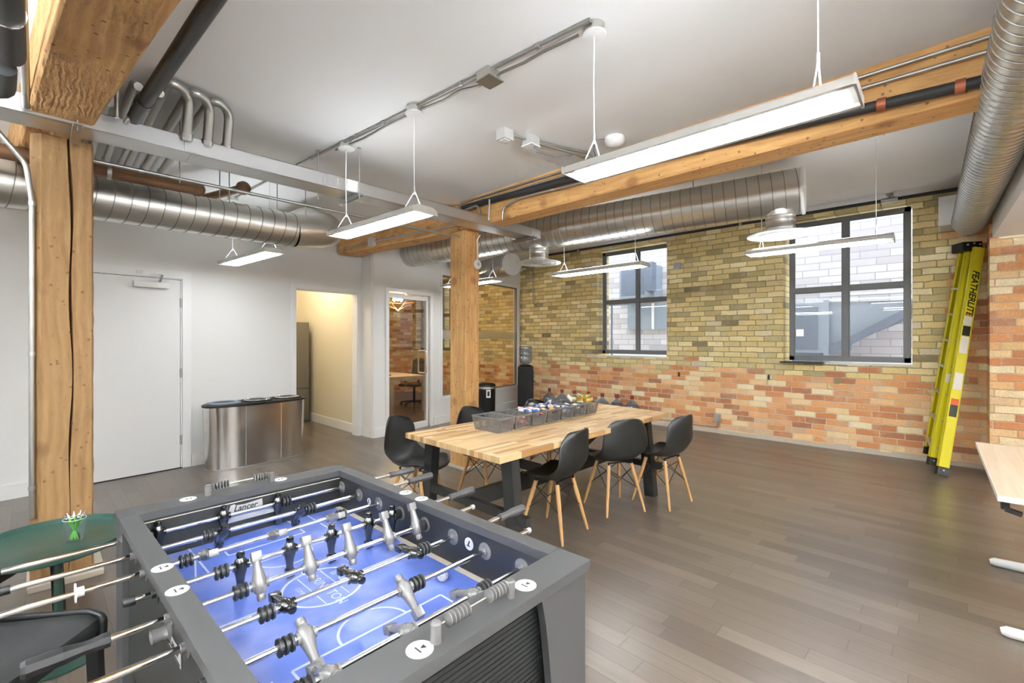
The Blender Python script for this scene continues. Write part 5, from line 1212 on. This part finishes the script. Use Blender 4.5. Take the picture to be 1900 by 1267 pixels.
# ------------------------------------------------------------------ black mesh lounge chairs
def lounge(label):
    o = thing('mesh_chair', label, 'chair', (0, 0, 0), 0, 'black mesh chairs by the green tray table'); S = 0.52
    # local: front right corner at the origin, seat spreads to -x and -y
    prof = [(0.0, -0.075), (0.008, -0.04), (0.0, -0.012), (-0.03, 0.002), (-0.08, 0.004), (-0.2, -0.01), (-0.36, -0.03), (-S, -0.035)]
    vs = []; fs = []; N = 10
    for (x, z) in prof:
        for k in range(N+1): f = k/N; vs.append((x, -S*f, 0.45+z-0.012*math.sin(math.pi*f)))
    for i in range(len(prof)-1):
        for k in range(N): fs.append((i*(N+1)+k, i*(N+1)+k+1, (i+1)*(N+1)+k+1, (i+1)*(N+1)+k))
    s_ = build('seat', MB().add(vs, fs, True), M['mesh'], o); md = s_.modifiers.new('t', 'SOLIDIFY'); md.thickness = 0.010
    for y in (0.0, -S):
        build('seat_rail', MB().tube(path([(0.006, y, 0.36), (0.010, y, 0.44), (-0.05, y, 0.456), (-0.2, y, 0.442), (-S, y, 0.418), (-S-0.12, y, 0.86)], 0.03), 0.013, 10), M['blk'], o)
    for x, y in ((-0.02, -0.01), (-0.02, -S+0.01), (-S+0.02, -0.01), (-S+0.02, -S+0.01)):
        build('leg', MB().bar((x, y, 0.43), (x+0.02, y, 0.0), 0.045, 0.026, (0, 1, 0)), M['blk'], o)
    build('cross_bar', MB().bar((-0.12, -0.01, 0.34), (-0.12, -S+0.01, 0.34), 0.03, 0.03).bar((-0.02, -0.01, 0.34), (-S+0.02, -0.01, 0.34), 0.022, 0.03), M['blk'], o)
    b_ = [(-S-0.01, 0.45), (-S-0.05, 0.60), (-S-0.09, 0.74), (-S-0.12, 0.86)]; vs = []; fs = []
    for (x, z) in b_:
        for k in range(N+1): f = k/N; vs.append((x-0.03*math.sin(math.pi*f), -S*f, z))
    for i in range(3):
        for k in range(N): fs.append((i*(N+1)+k, i*(N+1)+k+1, (i+1)*(N+1)+k+1, (i+1)*(N+1)+k))
    k_ = build('backrest', MB().add(vs, fs, True), M['mesh'], o); md = k_.modifiers.new('t', 'SOLIDIFY'); md.thickness = 0.010
    return o
lc = lounge('black mesh chair in the bottom left corner, next to the football table'); lc.location = (0.165, 2.315, 0); lc.rotation_euler = (0, 0, R(-46))
dup(lc, (0.085, 3.52, 0), R(-28), 'black mesh chair mostly hidden behind the green tray table')

# ------------------------------------------------------------------ hallway fridge and meeting room
fg = thing('fridge', 'tall grey fridge seen through the hallway opening', 'fridge', (3.03, 8.75, 0))
build('cabinet', MB().box(-0.38, 0.38, -0.30, 0.35, 0.0, 1.80, None, 0.01), M['fridge'], fg)
build('door', MB().box(-0.379, 0.379, -0.34, -0.305, 0.62, 1.80, None, 0.008), M['fridge'], fg); build('drawer', MB().box(-0.379, 0.379, -0.34, -0.305, 0.05, 0.605, None, 0.008), M['fridge'], fg)
build('handle', MB().cyl((-0.3, -0.37, 0.70), (-0.3, -0.37, 1.3), 0.01, 8), M['conduit'], fg)
MT = thing('meeting_table', 'pale table with white steel legs inside the meeting room', 'table', (5.22, 8.5, 0))
build('tabletop', MB().box(-0.42, 0.42, -0.55, 0.75, 0.72, 0.75, None, 0.003), M['deskl'], MT)
for x in (-0.375, 0.375):
    for y in (-0.51, 0.71): build('leg', MB().box(x-0.03, x+0.03, y-0.03, y+0.03, 0.0, 0.72), M['fixture'], MT)
build('frame', MB().box(-0.39, 0.39, -0.53, -0.49, 0.66, 0.72).box(-0.40, -0.37, -0.5, 0.7, 0.66, 0.72).box(0.37, 0.40, -0.5, 0.7, 0.66, 0.72), M['fixture'], MT)
tag(build('phone', MB().box(4.92, 5.02, 8.30, 8.40, 0.7505, 0.775, None, 0.004), M['blk']), 'small black phone on the meeting room table', 'phone')
def task_chair(label):
    o = thing('task_chair', label, 'office chair', (0, 0, 0), 0, 'task chairs in the meeting room')
    build('seat', MB().box(-0.25, 0.25, -0.24, 0.25, 0.44, 0.50, None, 0.025), M['blk'], o)
    N = 12; vs = []; fs = []
    for j in range(9):
        f = j/8; hw = 0.235*(1-0.25*abs(f-0.35)**1.5)*(1 if f < 0.9 else 0.86)
        for k in range(N+1): u = -1+2*k/N; vs.append((u*hw, -0.25-0.05*math.sin(f*2.4)+0.05*u*u, 0.56+0.50*f-(0.03*u*u if f > 0.9 else 0)))
    for j in range(8):
        for k in range(N): fs.append((j*(N+1)+k, j*(N+1)+k+1, (j+1)*(N+1)+k+1, (j+1)*(N+1)+k))
    b = build('backrest', MB().add(vs, fs, True), M['mesh'], o); md = b.modifiers.new('t', 'SOLIDIFY'); md.thickness = 0.02
    build('back_post', MB().bar((0, -0.10, 0.42), (0, -0.31, 0.80), 0.06, 0.02, (0, 1, 0)), M['blk'], o)
    for sx in (-1, 1): build('armrest', MB().tube(path([(sx*0.22, -0.05, 0.46), (sx*0.29, -0.05, 0.5), (sx*0.29, -0.05, 0.68)], 0.03), 0.015, 8).box(sx*0.29-0.04, sx*0.29+0.04, -0.17, 0.12, 0.68, 0.71, None, 0.01), M['blk'], o)
    build('gas_lift', MB().cyl((0, 0, 0.10), (0, 0, 0.45), 0.027, 12), M['blk'], o)
    g = MB()
    for k in range(5): a = 2*math.pi*k/5+0.3; g.bar((0, 0, 0.11), (0.31*math.cos(a), 0.31*math.sin(a), 0.07), 0.045, 0.03); g.ball((0.31*math.cos(a), 0.31*math.sin(a), 0.03), 0.03)
    build('star_base', g, M['blk'], o); return o
tk = task_chair('black task chair behind the meeting room table'); tk.location = (4.85, 9.65, 0); tk.rotation_euler = (0, 0, R(170))
dup(tk, (5.95, 8.85, 0), R(110), 'larger looking black task chair right of the meeting room table')
CH = thing('chandelier', 'faceted wire chandelier with glowing warm bulbs in the meeting room', 'light', (5.18, 8.30, 2.10))
cg = MB(); K = 6; top = V3((0, 0, 0.42)); up_ = [V3((0.22*math.cos(2*math.pi*k/K), 0.22*math.sin(2*math.pi*k/K), 0.34)) for k in range(K)]; md_ = [V3((0.34*math.cos(2*math.pi*(k+.5)/K), 0.34*math.sin(2*math.pi*(k+.5)/K), 0.17)) for k in range(K)]; bt = V3((0, 0, 0.0))
for k in range(K):
    cg.cyl(up_[k], up_[(k+1) % K], 0.006, 6); cg.cyl(md_[k], md_[(k+1) % K], 0.006, 6); cg.cyl(up_[k], md_[k], 0.006, 6); cg.cyl(up_[(k+1) % K], md_[k], 0.006, 6); cg.cyl(md_[k], bt, 0.006, 6); cg.cyl(up_[k], top, 0.006, 6)
build('wire_cage', cg, M['gold'], CH); build('stem', MB().cyl((0, 0, 0.25), (0, 0, 1.17), 0.006, 8), M['gold'], CH)
for k in range(3):
    a = 2*math.pi*k/3; build('bulb', MB().ball((0.08*math.cos(a), 0.08*math.sin(a), 0.22), 0.032, rz=0.042), M['bulb'], CH)
# lamps that those two rooms have
def area(name, loc, size, power, c, rot=(0, 0, 0)):
    l = bpy.data.lights.new(name, 'AREA'); l.size = size; l.energy = power; l.color = c; o = bpy.data.objects.new(name, l); o.location = loc; o.rotation_euler = rot; C.objects.link(o)
def plight(name, loc, power, c, r=0.08):
    l = bpy.data.lights.new(name, 'POINT'); l.energy = power; l.color = c; l.shadow_soft_size = r; o = bpy.data.objects.new(name, l); o.location = loc; C.objects.link(o)
HALL, MEET = 24, 42
hl = thing('ceiling_light', 'round ceiling light of the hallway', 'light', (2.9, 7.9, 3.0))
build('bowl', MB().lathe([(0.15, 0.08), (0.15, 0.05), (0.10, 0.01), (0.001, 0.0)], n=28), M['whitep'], hl)
plight('hall_lamp', (2.85, 7.75, 2.85), HALL, (1.0, 0.88, 0.68)); plight('chandelier_lamp', (5.18, 8.30, 2.02), MEET, (1.0, 0.80, 0.55))

# ------------------------------------------------------------------ the lane outside the windows
struct('wall_outside', MB().box(10.2, 10.5, -12, 16, -0.1, 6.0), M['outbrick'])
struct('ground_outside', MB().box(7.98, 10.2, -12, 16, 0.55, 0.75), M['snow'])
oc = thing('steel_cabinet', 'blue grey steel cabinet outside the window by the ladder', 'cabinet', (9.95, 1.95, 0.75), world=True)
build('body', MB().box(9.8, 10.19, 1.70, 2.25, 1.25, 2.16), M['bluegrey'], oc); build('door', MB().box(9.785, 9.8, 1.78, 2.2, 1.32, 2.08), M['bluegreyd'], oc); build('leg', MB().box(9.85, 10.15, 1.75, 2.2, 0.75, 1.25), M['bluegreyd'], oc)
build('notice', MB().box(9.78, 9.785, 2.0, 2.12, 1.55, 1.68), M['paper'], oc)
st = thing('fire_stair', 'blue grey steel stair flight outside the window by the ladder', 'stair', (9.9, 1.1, 0.75), world=True)
build('panel', MB().prism([(1.66, 1.30), (1.66, 2.17), (0.2, 2.12), (0.2, 1.98), (1.30, 1.45), (1.30, 1.30)], 9.90, 9.94, Matrix(((0, 0, 1, 0), (1, 0, 0, 0), (0, 1, 0, 0), (0, 0, 0, 1)))), M['bluegrey'], st)
build('stringer', MB().bar((9.84, 1.62, 1.28), (9.84, 0.1, 2.22), 0.05, 0.13), M['bluegreyd'], st); build('post', MB().box(9.80, 9.86, 1.62, 1.70, 0.75, 2.2), M['bluegrey'], st)
build('handrail', MB().bar((9.84, 1.7, 2.20), (9.84, 0.1, 2.18), 0.03, 0.03), M['paper'], st)
ac = thing('vent_unit', 'blue grey ventilation unit high outside the farther window', 'vent', (10.0, 5.4, 2.48), world=True)
build('box', MB().box(9.8, 10.19, 4.95, 5.85, 2.48, 3.22), M['bluegrey'], ac); build('hood', MB().box(9.6, 9.8, 4.90, 5.10, 2.6, 3.25), M['bluegreyd'], ac); build('louvre', MB().box(9.79, 9.80, 5.2, 5.8, 2.55, 3.15), M['bluegreyd'], ac)
ob2 = thing('outside_panel', 'grey boarded panel low outside the farther window', 'panel', (10.05, 5.2, 1.72), world=True)
build('board', MB().box(10.1, 10.19, 4.55, 5.8, 1.74, 2.36), M['bluegrey'], ob2); build('batten', MB().box(10.08, 10.1, 5.10, 5.16, 1.74, 2.36), M['paper'], ob2)
tag(build('railing', MB().box(9.3, 9.33, 5.75, 5.78, 0.75, 2.3).box(9.3, 9.33, 5.3, 5.9, 2.28, 2.31), M['bluegreyd']), 'thin dark railing post outside the farther window', 'railing')
tag(build('outside_ledge', MB().box(10.15, 10.195, -8, 14, 1.05, 1.15), M['snow']), 'long pale ledge at the foot of the building across the lane', 'ledge')
